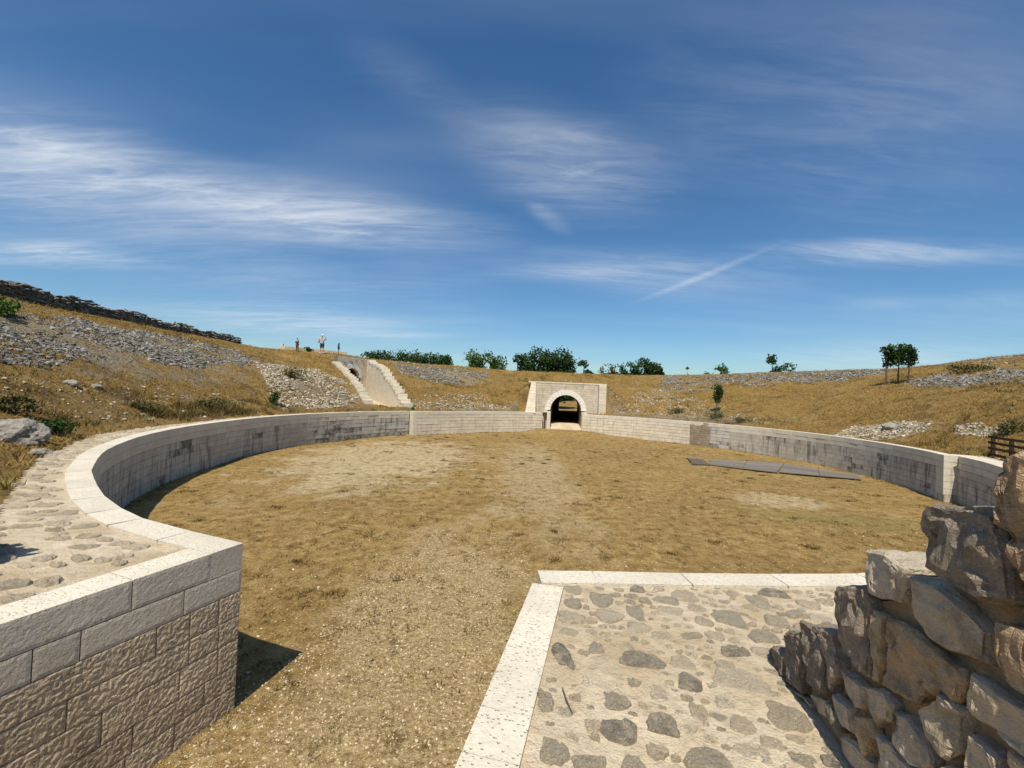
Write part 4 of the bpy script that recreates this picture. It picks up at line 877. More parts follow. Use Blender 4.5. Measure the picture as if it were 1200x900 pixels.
rocks_i.sort(key=lambda q_: (q_[3] > 0, -q_[0]*0+q_[0]))
far_ = []
for i, (s, lay, sz, off) in enumerate(rocks_i):
    a, t, _ = cW.frame(min(max(s, 0), cW.L-.06), min(max(s, 0)+.05, cW.L)); q_ = a+np.array([-t[1], t[0]])*off; z = float(ground_z(*q_))+lay+.08
    sc_ = np.array([sz*random.uniform(1.0, 1.5), sz*1.1, sz*random.uniform(.65, .9)])
    if i < 290:
        k = i % 8; nm = 'dws%d' % k
        me = UMESH.get(nm) or UMESH.setdefault(nm, fast_mesh('stone', ROCKS[k][0], ROCKS[k][1], M['dry_wall']))
        link('stone', me, DW, rel(DW, (q_[0], q_[1], z)), (random.uniform(-.3, .3), random.uniform(-.3, .3), math.atan2(t[1], t[0])+random.uniform(-.4, .4)), tuple(sc_*1.38))
    else: far_.append((rel(DW, (q_[0], q_[1], z)), sc_*1.38))
Vs, Fs, Ts, off = [], [], [], 0
for k in range(8):
    g_ = far_[k::8]
    V, f, t = instances(ROCKS[k][0], ROCKS[k][1], np.array([q_[0] for q_ in g_]), rotmats(len(g_), .3), np.array([q_[1] for q_ in g_]), RS.rand(len(g_))); Vs.append(V); Fs.append(f+off); Ts.append(t); off += len(V)
o_ = link('wall_rubble', fast_mesh('wall_rubble', np.vstack(Vs), np.vstack(Fs), M['dry_wall_j'], np.concatenate(Ts)), DW); o_['kind'] = 'stuff'

# ------------------------------------------------------------------ grass, gravel
def blades(x, y, z, h, n_per, spread, mat, name, width=.012, tone=None, lean=.5):
    n = len(x)*n_per; X = np.repeat(x, n_per)+RS.normal(0, spread, n); Y = np.repeat(y, n_per)+RS.normal(0, spread, n); Zb = np.repeat(z, n_per)-.02; Hn = np.repeat(h, n_per)*RS.uniform(.5, 1.1, n)
    a = RS.uniform(0, 2*np.pi, n); wv = np.stack([np.cos(a), np.sin(a), 0*a], 1)*width*RS.uniform(.7, 1.6, (n, 1)); lx, ly = RS.normal(0, lean, n)*Hn, RS.normal(0, lean, n)*Hn
    b = np.stack([X, Y, Zb], 1); tip = np.stack([X+lx, Y+ly, Zb+Hn], 1); V = np.stack([b-wv, b+wv, tip], 1).reshape(-1, 3)
    t = np.repeat(np.clip((np.repeat(RS.rand(len(x)) if tone is None else tone, n_per)+RS.normal(0, .15, n)), 0, 1), 3)
    return link(name, fast_mesh(name, V, np.arange(n*3).reshape(-1, 3), mat, t))
def hill_points(n, dmin, dmax, t0, t1):
    t = RS.uniform(t0, t1, n); d = dmin+(dmax-dmin)*RS.rand(n); r = rwall(t)+d; x, y = C0[0]+r*np.cos(t), C0[1]+r*np.sin(t)
    k = (y > 3.5) & (np.abs(x) < 1.5*y+4)
    for pg in (CUT_NEAR, CUT_GATE, CUT_EXIT, CUT_SIDE, WALK_L, WALK_R): k &= ~in_poly(x, y, pg)
    return x[k], y[k]
x, y = hill_points(78000, 1.0, 34, -.75, 4.1); k = vnoise(x, y, .35, 4)+.5*vnoise(x, y, 1.3, 6) > RS.uniform(-.5, .25, len(x)); x, y = x[k], y[k]
tag(blades(x, y, ground_z(x, y), RS.uniform(.07, .26, len(x)), 5, .07, M['straw'], 'dry_grass', .014, np.clip(.45+.9*vnoise(x, y, .3, 9), 0, 1), .6), 'short golden dry grass over the sloping banks', 'grass', kind='stuff')
x = RS.uniform(-13, 20, 26000); y = 2+RS.rand(26000)**1.3*40; t = np.arctan2(y-C0[1], x-C0[0]); r = np.hypot(x-C0[0], y-C0[1]); k = ((r < rwall(t)-.1) | in_poly(x, y, CUT_NEAR)) & (vnoise(x, y, .8, 3)+.6*vnoise(x, y, 2.5, 2) > RS.uniform(-.3, .5, len(x)))
k &= ~in_poly(x, y, [(-2.6, 2), (.0, 2), (.0, 9), (-2.4, 10)]) | (RS.rand(len(x)) < .12)
x, y = x[k], y[k]
tag(blades(x, y, floor_z(x, y), RS.uniform(.02, .085, len(x)), 7, .05, M['straw'], 'arena_grass', .007, np.clip(.15+.9*vnoise(x, y, .5, 9), 0, .8), 1.0), 'thin trampled straw over the arena floor', 'grass', kind='stuff')
# brown tussocks on the banks
x, y = hill_points(5200, 1.4, 30, -.75, 4.1); k = vnoise(x, y, .22, 11)+.5*vnoise(x, y, .9, 5) > RS.uniform(.02, .5, len(x)); x, y = x[k], y[k]
bx, by = poly_pts([hit(*q_) for q_ in ((-60, 476), (0, 468), (60, 478), (130, 468), (200, 474), (305, 464), (322, 480), (180, 489), (70, 502), (-60, 505))], 1100); k = vnoise(bx, by, .6, 2)+.6*vnoise(bx, by, 1.6, 3) > RS.uniform(.0, .4, len(bx)); k &= ~in_poly(bx, by, WALK_L); x, y = np.concatenate([x, bx[k]]), np.concatenate([y, by[k]])
tag(blades(x, y, ground_z(x, y), RS.uniform(.12, .34, len(x)), 26, .18, M['tussock'], 'grass_tussocks', .016, None, .55), 'brown and olive tussocks of taller grass dotting the banks', 'grass', kind='stuff')
fx_, fy_ = [], []
for cv in (cL, c2, c3, c4_):
    for s_ in np.arange(.3, cv.L-.2, .045):
        if vnoise(s_, cv.L, .5, 3) < random.uniform(-.4, .3): continue
        a, t, _ = cv.frame(s_, min(cv.L, s_+.05)); q_ = a-np.array([-t[1], t[0]])*abs(random.gauss(.03, .22)+.02); fx_.append(q_[0]); fy_.append(q_[1])
fx_, fy_ = np.array(fx_), np.array(fy_); tt_ = np.arctan2(fy_-C0[1], fx_-C0[0]); k = np.hypot(fx_-C0[0], fy_-C0[1]) < rwall(tt_)-.01; fx_, fy_ = fx_[k], fy_[k]
tag(blades(fx_, fy_, floor_z(fx_, fy_), RS.uniform(.04, .16, len(fx_)), 8, .05, M['tussock'], 'wall_foot_grass', .008, None, .6), 'ragged dry weeds growing along the foot of the ring wall', 'grass', kind='stuff')
cl_x, cl_y = [], []
for _ in range(240):
    cx_, cy_ = random.uniform(-12, 17), 7+random.random()**1.4*32; n = random.randint(4, 22); sp = random.uniform(.04, .16); cl_x += list(RS.normal(cx_, sp*1.6, n)); cl_y += list(RS.normal(cy_, sp, n))
sx, sy = RS.uniform(-13, 19, 9000), 5.5+RS.rand(9000)**1.35*36; k = vnoise(sx, sy, .3, 5)+.6*vnoise(sx, sy, 1.1, 6) > RS.uniform(-.35, .45, 9000); cl_x, cl_y = np.concatenate([cl_x, sx[k]]), np.concatenate([cl_y, sy[k]]); tt_ = np.arctan2(cl_y-C0[1], cl_x-C0[0]); k = np.hypot(cl_x-C0[0], cl_y-C0[1]) < rwall(tt_)-.1; cl_x, cl_y = cl_x[k], cl_y[k]
tag(blades(cl_x, cl_y, floor_z(cl_x, cl_y), RS.uniform(.03, .10, len(cl_x)), 10, .05, M['tussock'], 'floor_tufts', .010, np.clip(RS.normal(.12, .18, len(cl_x)), 0, 1), .8), 'dark little tufts of grass dotted over the arena floor', 'grass', kind='stuff')
# green tufts
tx, ty = [], []
for (px, py, n) in [(265, 832, 60), (238, 845, 50), (205, 860, 40), (330, 812, 18), (345, 808, 14), (480, 790, 14), (395, 846, 10), (373, 872, 12), (540, 740, 8), (300, 540, 0), (855, 760, 0)]:
    q_ = P(px, py, 0.02); tx += list(RS.normal(q_[0], .07, n)); ty += list(RS.normal(q_[1], .06, n))
for _ in range(34):
    s = random.uniform(3, 9); cx_, cy_ = random.uniform(-9, 14), random.uniform(7, 30); n = random.randint(5, 16); tx += list(RS.normal(cx_, .12, n)); ty += list(RS.normal(cy_, .10, n))
for s in np.arange(1.2, 5.5, .18):                                       # weeds along the foot of the left pier
    q_ = pL.at(pL.L-s+1.0)+np.array([.93, -.36])*random.uniform(.03, .22); n = random.randint(2, 12); tx += list(RS.normal(q_[0], .06, n)); ty += list(RS.normal(q_[1], .06, n))
tx, ty = np.array(tx), np.array(ty)
kk = ~((seg_dist(tx, ty, PASS_L[0], PASS_L[1]) < .02) | ((tx+3.15)*.933-(ty-5.17)*.361 < .01) & (ty < 5.3))
tx, ty = tx[kk], ty[kk]
tag(blades(tx, ty, floor_z(tx, ty), RS.uniform(.03, .09, len(tx)), 5, .03, M['weed'], 'weeds', .006, None, .7), 'low green weeds along the left pier foot and on the gravel', 'grass', kind='stuff')
# pebbles near the entrance
def pebbles(name, x, y, z, s, label):
    Vs, Fs, Ts, off = [], [], [], 0; wch = RS.randint(0, 6, len(x))
    for k in range(6):
        i = np.where(wch == k)[0]; V, f, t = instances(FLATS[k][0], FLATS[k][1], np.stack([x[i], y[i], z[i]+s[i]*.1], 1), rotmats(len(i), .3), s[i, None]*RS.uniform(.8, 1.2, (len(i), 3)), RS.rand(len(i))); Vs.append(V); Fs.append(f+off); Ts.append(t); off += len(V)
    return tag(link(name, fast_mesh(name, np.vstack(Vs), np.vstack(Fs), M['gravel'], np.concatenate(Ts))), label, 'gravel', kind='stuff')
n = 46000; y = 3.2+9*RS.rand(n)**1.6; x = RS.uniform(-5, 4, n)
dcl = np.abs(x-(-2.2+.12*y+.5*vnoise(y, y*0, .5)))
k = (dcl < 2.1-.06*y+.8*vnoise(x, y, .9)) | (RS.rand(n) < .10)
t = np.arctan2(y-C0[1], x-C0[0]); r = np.hypot(x-C0[0], y-C0[1])
k &= (r < rwall(t)-.05) | (in_poly(x, y, CUT_NEAR) & ((x+3.15)*.933-(y-5.17)*.361 > .03) & ((x-.36)*.974-(y-4.72)*.226 < -.03)); x, y = x[k], y[k]
pebbles('gravel', x, y, floor_z(x, y), .011+.042*RS.rand(len(x))**2.6, 'pale gravel strewn through the entrance passage in front')
n = 9000; x = RS.uniform(-12, 19, n); y = 6+RS.rand(n)*34; t = np.arctan2(y-C0[1], x-C0[0]); r = np.hypot(x-C0[0], y-C0[1]); k = (r < rwall(t)-.15); x, y = x[k], y[k]
pebbles('gravel', x, y, floor_z(x, y), .015+.06*RS.rand(len(x))**4, 'sparse small stones lying over the arena floor')

# ------------------------------------------------------------------ boulders
def boulder(px, py, w_, h_, d_, label, seed, mat='boulder'):
    q_ = hit(px, py); bm = bmesh.new(); bmesh.ops.create_icosphere(bm, subdivisions=4, radius=1)
    from mathutils import noise as mn
    for v_ in bm.verts:
        n_ = v_.co.normalized(); o_ = Vector((seed*5, 0, 0)); k = 1+.35*mn.noise(n_*1.3+o_)+.16*abs(mn.noise(n_*4+o_))+.06*mn.noise(n_*11+o_); k -= .10*max(0, mn.cell(n_*2.3+o_)-.3)
        v_.co = Vector((n_.x*k*w_/2, n_.y*k*d_/2, n_.z*k*h_*.6))
    me = bpy.data.meshes.new('boulder'); bm.to_mesh(me); bm.free(); me.materials.append(M[mat])
    tag(link('boulder', me, None, (q_[0], q_[1], q_[2]+h_*.12)), label, 'boulder')
boulder(18, 514, 1.25, .7, 1.0, 'large pale grey boulder beside the dark bush left of the curved walkway', 1)
boulder(113, 454, .42, .2, .3, 'white flat stone in the grass low on the left slope', 2)
boulder(82, 451, .55, .25, .4, 'grey stone with dark shade low on the left slope', 3)
boulder(46, 533, .5, .2, .3, 'small flat stone on the grass beside the left walkway', 4)
boulder(1044, 503, 1.0, .5, .7, 'whitest rock of the outcrop above the right wall', 5)

# ------------------------------------------------------------------ trees and shrubs
def crown_mesh(name, lobes, n, size, mat, seed, hollow=.45):
    r = np.random.RandomState(seed); vol = np.array([l[3]*l[4]*l[5] for l in lobes])**.75; wch = r.choice(len(lobes), n, p=vol/vol.sum()); L = np.array(lobes)[wch]
    d = r.normal(size=(n, 3)); d /= np.linalg.norm(d, axis=1)[:, None]; rad_ = (hollow+(1-hollow)*r.rand(n)**.6)*(1+.18*r.normal(size=n))
    tw = np.zeros(n)
    p_ = L[:, :3]+d*rad_[:, None]*L[:, 3:6]
    cl_ = np.floor(p_/(size*3.2)); hsh = np.abs(np.sin(cl_@np.array([12.9, 78.2, 37.7]))*43758.5) % 1; keep = hsh > .18
    p_, wch, hsh = p_[keep], wch[keep], hsh[keep]; n = len(p_)
    a = r.normal(size=(n, 3)); a /= np.linalg.norm(a, axis=1)[:, None]; b = np.cross(a, r.normal(size=(n, 3))); b /= np.linalg.norm(b, axis=1)[:, None]
    s = size*r.uniform(.6, 1.3, (n, 1)); V = np.stack([p_-a*s*.5, p_+b*s*.32, p_+a*s*.5, p_-b*s*.32], 1).reshape(-1, 3)
    lt = r.rand(len(lobes)); tone = np.repeat(np.clip(.5*hsh+.35*lt[wch]+.15*r.rand(n), 0, 1), 4)
    return fast_mesh(name, V, np.arange(n*4).reshape(-1, 4), mat, tone)
def limb_mesh(name, segs, mat):
    v, f = [], []
    for p0, p1, r0, r1 in segs:
        p0, p1 = Vector(p0), Vector(p1); q_ = (p1-p0).to_track_quat('Z', 'Y'); o_ = len(v)
        for pp, rr_ in ((p0, r0), (p0.lerp(p1, .5)+Vector((random.uniform(-1, 1), random.uniform(-1, 1), 0))*r0*.5, (r0+r1)/2), (p1, r1)):
            for i in range(7): v.append(pp+q_ @ Vector((math.cos(i*.8976)*rr_, math.sin(i*.8976)*rr_, 0)))
        for k in range(2):
            for i in range(7): f.append((o_+k*7+i, o_+k*7+(i+1) % 7, o_+(k+1)*7+(i+1) % 7, o_+(k+1)*7+i))
    return pydata(name, v, f, mat, True)
def tree(name, x, y, height, width, label, leaf='leaf_dark', group=None, clear=.2, nl=9, leaves=2600, size=.34, seed=0, trunk_r=None, flatness=.8, z=None, broad=False):
    random.seed(seed+100); z = float(ground_z(x, y)) if z is None else z; t = thing(name, label, 'tree', (x, y, z), 0, group)
    tr_ = trunk_r or height*.022; c0 = height*clear; ch = height-c0; lobes = []
    for i in range(nl):
        a = 2*math.pi*i*.382*2.6+random.uniform(0, 1); hz = c0+ch*(.22+.58*((i+.5)/nl))+random.uniform(-.06, .06)*ch; env = math.sin(math.pi*min(1, max(.12, (hz-c0)/ch*.82+.12)))
        ro = width*.30*env*random.uniform(.6, 1.15); lr = width*random.uniform(.17, .27)
        if broad: lr = width*random.uniform(.20, .30); ro = (width*.5-lr)*random.uniform(.55, 1.1); hz = c0+ch*(.15+.62*((i+.5)/nl))+random.uniform(-.05, .08)*ch; lobes.append((math.cos(a)*ro, math.sin(a)*ro, min(hz, height-lr*.75), lr, lr, lr*flatness))
    lobes.append((random.uniform(-.1, .1)*width, 0, height-width*(.24 if broad else .16), width*(.27 if broad else .17), width*(.27 if broad else .17), width*(.24 if broad else .16)))
    segs = [((0, 0, -.2), (random.uniform(-.05, .05)*height, 0, c0+ch*.35), tr_*1.25, tr_*.75)]; top_ = segs[0][1]
    segs.append((top_, (0, 0, height*.9), tr_*.75, tr_*.15))
    tk = link('trunk', limb_mesh('trunk', segs, M['bark']), t)
    ls = [((top_[0]*.8, 0, c0+ch*.12*random.random()), l[:3], tr_*.45, tr_*.1) for l in lobes[:-1]]
    link('limbs', limb_mesh('limbs', ls, M['bark']), tk)
    link('crown', crown_mesh('crown', lobes, leaves, size, M[leaf], seed+5), t); return t
def tree_px(cx, top_y, wpx, dep, label, **kw):
    q_ = D(cx, top_y, dep); zg = float(ground_z(q_[0], q_[1])); hgt = q_[2]-zg
    return tree(kw.pop('name', 'oak_tree'), q_[0], q_[1], hgt, wpx/F_PX*dep, label, group=kw.pop('group', 'trees beyond the far bank'), broad=True, nl=kw.pop('nl', 13), leaves=int(kw.pop('leaves', 2600)*2.1), size=kw.pop('size', .36)*1.25, **kw)
FT = [(434, 412, 32, 88, 'dark low tree at the left end of the treeline right of the side gate'), (452, 410.5, 40, 90, 'dark tree second from the left in the low treeline'), (470, 410, 42, 92, 'dark tree in the middle of the low treeline above the side gate'),
      (489, 411.5, 42, 90, 'dark tree fourth along the low treeline'), (506, 413.5, 36, 89, 'dark tree fifth along the low treeline, next to its right end'), (521, 416, 26, 88, 'lowest tree at the right end of the low treeline')]
FT += [(443, 411.5, 40, 94, 'dark tree at the back between the first and second of the low treeline'), (480, 411, 44, 95, 'dark tree at the back behind the middle of the low treeline'), (512, 414.5, 36, 94, 'dark tree at the back near the right end of the low treeline')]
for i, q_ in enumerate(FT): tree_px(*q_, seed=i, clear=.06, leaves=2600, size=.36)
tree_px(551, 410, 40, 86, 'brighter green rounded tree just right of the low treeline', leaf='leaf_mid', seed=11, clear=.05, size=.36)
tree_px(575, 412, 38, 85, 'bright green tree overlapping the dark group left of the gate', leaf='leaf_mid', seed=12, clear=.05, size=.34)
tree_px(607, 414.5, 32, 82, 'dark tree at the left of the tall group behind the gate', seed=13, clear=.05)
tree_px(632, 406.5, 44, 82, 'tallest dark tree of the group behind the gate', seed=14, clear=.05, leaves=3400)
tree_px(655, 408, 44, 82, 'broad dark tree at the right of the tall group behind the gate', seed=15, clear=.05, leaves=3200)
tree_px(685, 422, 22, 84, 'short dark tree tucked against the right of the tall group', seed=16, clear=.05, leaves=1500)
tree_px(642, 412, 44, 86, 'dark tree filling the gap at the back of the tall group behind the gate', seed=28, clear=.03, leaves=3000)
tree_px(618, 414, 34, 86, 'dark tree at the back left of the tall group behind the gate', seed=29, clear=.03, leaves=2600)
tree_px(727, 427, 36, 88, 'low dark tree at the back of the group right of the gate', seed=30, clear=.03)
tree_px(765, 425, 30, 86, 'dark tree at the back right of the group right of the gate', seed=31, clear=.03)
tree_px(688, 431, 18, 90, 'tiny dark bushy tree between the two tree groups', seed=17, clear=.0, leaves=1200)
for i, (cx, ty_) in enumerate([(657, 454), (694, 452)]): tree_px(cx, ty_, 36, 118, ['dark tree seen small through the tunnel of the arched gate', 'second dark tree seen through the tunnel, further right'][i], seed=60+i, clear=.0, leaves=2600, trunk_r=.06)
tree_px(716, 427, 36, 84, 'brownish green low tree right of the gate', leaf='leaf_dry', seed=18, clear=.03)
tree_px(740, 424, 38, 84, 'dark low tree in the middle of the group right of the gate', seed=19, clear=.03)
tree_px(757, 419.5, 34, 84, 'tallest tree of the group right of the gate', seed=20, clear=.05)
tree_px(771, 427, 24, 83, 'small dark tree ending the group right of the gate', seed=21, clear=.03, leaves=1300)
tree_px(806, 430, 7, 84, 'thin sapling poking above the grey stone heap', leaf='leaf_mid', seed=22, leaves=350, size=.25)
tree_px(846, 428, 28, 82, 'low rounded green bush behind the long grey stone heap', leaf='leaf_mid', seed=23, clear=0, leaves=1800)
tree_px(826, 436, 26, 84, 'flat dark bush peeping over the grey stone heap', seed=24, clear=0, leaves=1100)
tree_px(905, 416, 24, 72, 'dark spreading tree standing above the right stone heap', seed=25, clear=.1, leaves=1900, size=.3)
tree_px(924, 425, 26, 72, 'low right-hand limb-heavy tree beside the spreading tree above the stone heap', seed=26, clear=.05, leaves=1300, size=.3)
tree_px(969, 433, 12, 68, 'tiny bush on the skyline left of the three small trees', seed=27, clear=0, leaves=300, size=.2)
for i, (cx, by, ty_, wp_, lab) in enumerate([(1033, 451, 403, 23, 'leftmost of three small trees on the right bank, slightly leaning'), (1052, 450, 400.5, 22, 'middle one of three small trees on the right bank'), (1072, 449, 404, 21, 'rightmost of three small trees on the right bank, with spreading crown')]):
    b = hit(cx+(6, 0, -8)[i], by); dep = b[1]; tp = D(cx, ty_, dep)
    tree('young_tree', b[0], b[1], tp[2]-b[2], wp_/F_PX*dep, lab, 'leaf_mid' if i == 1 else 'leaf_dark', 'three small trees on the right bank', .42, 8, 850, .20, 40+i, .05, .8, z=b[2], broad=True)
b = hit(839, 484); tp = D(841, 449, b[1]); tree('young_tree', b[0], b[1], tp[2]-b[2], 18/F_PX*b[1], 'single slim young tree above the brown patch of the right wall', 'leaf_dark', None, .34, 8, 700, .19, 50, .035, 1.2, z=b[2], broad=True)
def shrub(px, py, wpx, hpx, label, mat='leaf_dry', seed=0, leaves=700, size=.12):
    b = hit(px, py); k = b[1]/F_PX; w_, h_ = wpx*k, hpx*k; random.seed(seed+300); t = thing('shrub', label, 'shrub', tuple(b), 0)
    lobes = [(random.uniform(-.34, .34)*w_, random.uniform(-.2, .2)*w_, h_*random.uniform(.25, .65), w_*.22, w_*.22, h_*.38) for _ in range(7)]
    link('stem', limb_mesh('stem', [((0, 0, -.1), (l[0], l[1], l[2]), .03, .008) for l in lobes], M['bark']), t)
    link('foliage', crown_mesh('foliage', lobes, leaves, size, M[mat], seed), t)
shrub(6, 372, 34, 24, 'green bush on the left edge under the dry stone wall', 'leaf_mid', 1, 900, .16)
shrub(62, 507, 46, 17, 'wide dark shrub spreading beside the big grey boulder', 'leaf_dark', 2, 1100, .1)
shrub(10, 484, 40, 26, 'dark green shrub on the left slope above the boulder', 'leaf_dry', 3, 900, .11)
shrub(168, 482, 26, 13, 'low dark shrub on the bank above the curved left wall', 'leaf_dry', 4, 600, .1)
shrub(245, 478, 44, 12, 'long reddish olive shrub along the bank above the left wall', 'leaf_dry', 5, 800, .1)
shrub(320, 474, 16, 17, 'small green shrub among the pale stones below the side gate', 'leaf_dark', 6, 500, .13)
shrub(344, 443, 34, 13, 'brown olive scrub on the slope left of the side gate', 'leaf_dry', 7, 600, .16)
shrub(838, 490, 26, 9, 'dark scrub around the foot of the single young tree', 'leaf_dry', 8, 500, .13)
shrub(790, 484, 24, 7, 'low brown scrub behind the wall right of the gate', 'leaf_dry', 9, 400, .13)
shrub(1186, 508, 34, 17, 'dark shrub behind the wooden fence at the right', 'leaf_dry', 10, 800, .1)
shrub(362, 408, 16, 6, 'flat dark green bush on the skyline between the two people', 'leaf_dark', 11, 300, .2)
shrub(484, 481, 7, 9, 'tiny weed bush growing behind the wall recess', 'leaf_mid', 12, 160, .1)
shrub(1133, 436, 60, 10, 'olive ground scrub on the crest of the right hill', 'leaf_dry', 13, 900, .16)
shrub(870, 494, 30, 6, 'low dark scrub behind the stained right wall', 'leaf_dry', 14, 400, .12)

# ------------------------------------------------------------------ low ruin and sapling by the people
b0_, b1_ = D(327, 409, 53.5), D(404, 416, 55.5)
LR = thing('ruin_wall', 'low ruined stone wall on the skyline behind the two people', 'stone wall', (b0_[0], b0_[1], float(ground_z(b0_[0], b0_[1]))))
for i in range(30):
    t = (i+.5)/30; q_ = b0_*(1-t)+b1_*t; z = float(ground_z(q_[0], q_[1])); top_ = CAM_Z+0.0; tz = D(327+77*t, 405+7.4*t, q_[1])[2]; hgt = max(.25, tz-z)
    if i == 0: hgt += .3
    for k in range(2): link('block', ublock(M['facing'] if i < 2 else M['rough']), LR, rel(LR, (q_[0], q_[1], z-.1+k*(hgt+.1)/2+.004)), (0, 0, math.atan2(b1_[1]-b0_[1], b1_[0]-b0_[0])), (.275, .5, (hgt+.1)/2-.008))
q_ = hit(396.5, 416.5); tp = D(396, 402, q_[1]); st_ = thing('sapling', 'thin dark sapling standing alone right of the people on the skyline', 'tree', tuple(q_))
link('trunk', limb_mesh('trunk', [((0, 0, -.1), (0, 0, tp[2]-q_[2]), .045, .02)], M['bark']), st_)
link('crown', crown_mesh('crown', [(0, 0, (tp[2]-q_[2])*.7, .13, .13, .45)], 160, .12, M['leaf_dark'], 3), st_)

# ------------------------------------------------------------------ people
def skin(name, verts, edges, mat, parent, root=0):
    me = bpy.data.meshes.new(name); me.from_pydata([v_[:3] for v_ in verts], edges, []); me.materials.append(mat); o_ = link(name, me, parent)
    md = o_.modifiers.new('skin', 'SKIN'); md.use_smooth_shade = True; sv = me.skin_vertices[0].data
    for i, v_ in enumerate(verts): r_ = v_[3]; sv[i].radius = (r_, v_[4] if len(v_) > 4 else r_)
    sv[root].use_root = True; o_.modifiers.new('sub', 'SUBSURF').levels = 1; o_.modifiers[-1].render_levels = 2
    return o_
def person(loc, rz, scale, label, arms, shirt, trousers, shoe, hat=None, lean=0., legs=.11, bag=False, long_trousers=True):
    t = thing('person', label, 'person', loc, rz); t.scale = (scale,)*3
    J = {'pelvis': (0, 0, .95, .13, .10), 'waist': (0, lean*.3, 1.10, .125, .095), 'chest': (0, lean*.8, 1.32, .15, .105), 'neck': (0, lean, 1.48, .055, .055), 'headb': (0, lean-.01, 1.58, .078, .09), 'head': (0, lean-.015, 1.68, .075, .085),
         'hipL': (-.09, 0, .90, .085), 'kneeL': (-legs, -.02, .50, .058), 'ankL': (-legs-.02, .03, .08, .04), 'toeL': (-legs-.04, -.15, .03, .035), 'hipR': (.09, 0, .90, .085), 'kneeR': (legs, -.02, .50, .058), 'ankR': (legs+.02, .03, .08, .04), 'toeR': (legs+.04, -.15, .03, .035),
         'shL': (-.19, lean, 1.42, .058), 'shR': (.19, lean, 1.42, .058), 'nose': (0, lean-.10, 1.63, .016)}
    J.update(arms); n = list(J); e = [('pelvis', 'waist'), ('waist', 'chest'), ('chest', 'neck'), ('neck', 'headb'), ('headb', 'head'), ('headb', 'nose'), ('pelvis', 'hipL'), ('hipL', 'kneeL'), ('kneeL', 'ankL'), ('ankL', 'toeL'), ('pelvis', 'hipR'), ('hipR', 'kneeR'), ('kneeR', 'ankR'), ('ankR', 'toeR'),
         ('chest', 'shL'), ('shL', 'elL'), ('elL', 'wrL'), ('wrL', 'haL'), ('chest', 'shR'), ('shR', 'elR'), ('elR', 'wrR'), ('wrR', 'haR')]
    skin('body', [J[k] for k in n], [(n.index(a), n.index(b)) for a, b in e], M['skin'], t)
    def wear(nm, ks, es, mat, g, over={}):
        vv = [tuple(J[k][:3])+tuple(q_+g for q_ in J[k][3:]) for k in ks]; vv = [over.get(k, v_) for k, v_ in zip(ks, vv)]; skin(nm, vv, [(ks.index(a), ks.index(b)) for a, b in es], mat, t)
    half = lambda a, b, k: tuple(np.array(J[a][:3])*(1-k)+np.array(J[b][:3])*k)
    wear('shirt', ['waist', 'chest', 'shL', 'elL', 'shR', 'elR', 'pelvis'], [('pelvis', 'waist'), ('waist', 'chest'), ('chest', 'shL'), ('shL', 'elL'), ('chest', 'shR'), ('shR', 'elR')], shirt, .022)
    if long_trousers: wear('trousers', ['pelvis', 'hipL', 'kneeL', 'ankL', 'hipR', 'kneeR', 'ankR'], [('pelvis', 'hipL'), ('hipL', 'kneeL'), ('kneeL', 'ankL'), ('pelvis', 'hipR'), ('hipR', 'kneeR'), ('kneeR', 'ankR')], trousers, .026)
    else: wear('shorts', ['pelvis', 'hipL', 'kneeL', 'hipR', 'kneeR'], [('pelvis', 'hipL'), ('hipL', 'kneeL'), ('pelvis', 'hipR'), ('hipR', 'kneeR')], trousers, .028)
    for s_ in 'LR': skin('shoe', [J['ank'+s_][:3]+(.05,), J['toe'+s_][:3]+(.045,)], [(0, 1)], shoe, t)
    hd = J['head']; bm = bmesh.new(); bmesh.ops.create_uvsphere(bm, u_segments=14, v_segments=8, radius=.105)
    bmesh.ops.delete(bm, geom=[v_ for v_ in bm.verts if v_.co.z < -.02], context='VERTS')
    if hat:
        r_ = bmesh.ops.create_circle(bm, cap_ends=False, segments=14, radius=.17); r2 = bmesh.ops.create_circle(bm, cap_ends=False, segments=14, radius=.1)
        for a, b in zip(range(14), range(14)):
            bm.faces.new((r_['verts'][a], r_['verts'][(a+1) % 14], r2['verts'][(a+1) % 14], r2['verts'][a]))
    me = bpy.data.meshes.new('cap' if hat else 'hair'); bm.to_mesh(me); bm.free(); me.materials.append(hat or M['hair']); link(me.name, me, t, (hd[0], hd[1]+.01, hd[2]+.03))
    for s_ in 'LR':                                                       # five fingers and a thumb per hand
        h_ = np.array(J['ha'+s_][:3]); d_ = h_-np.array(J['wr'+s_][:3]); d_ /= np.linalg.norm(d_); sd_ = np.cross(d_, [0, 1, .2]); sd_ /= np.linalg.norm(sd_); vv, ee = [], []
        for i in range(4):
            b_ = h_+sd_*(i-1.5)*.018; vv += [tuple(b_)+(.010,), tuple(b_+d_*.04+np.array([0, -.008, 0]))+(.009,), tuple(b_+d_*(.075-.006*abs(i-1.3))+np.array([0, -.022, 0]))+(.007,)]; ee += [(i*3, i*3+1), (i*3+1, i*3+2)]
        b_ = h_-d_*.04+sd_*.03; vv += [tuple(b_)+(.011,), tuple(b_+sd_*.03+d_*.03)+(.008,)]; ee.append((12, 13))
        skin('fingers', vv, ee, M['skin'], t)
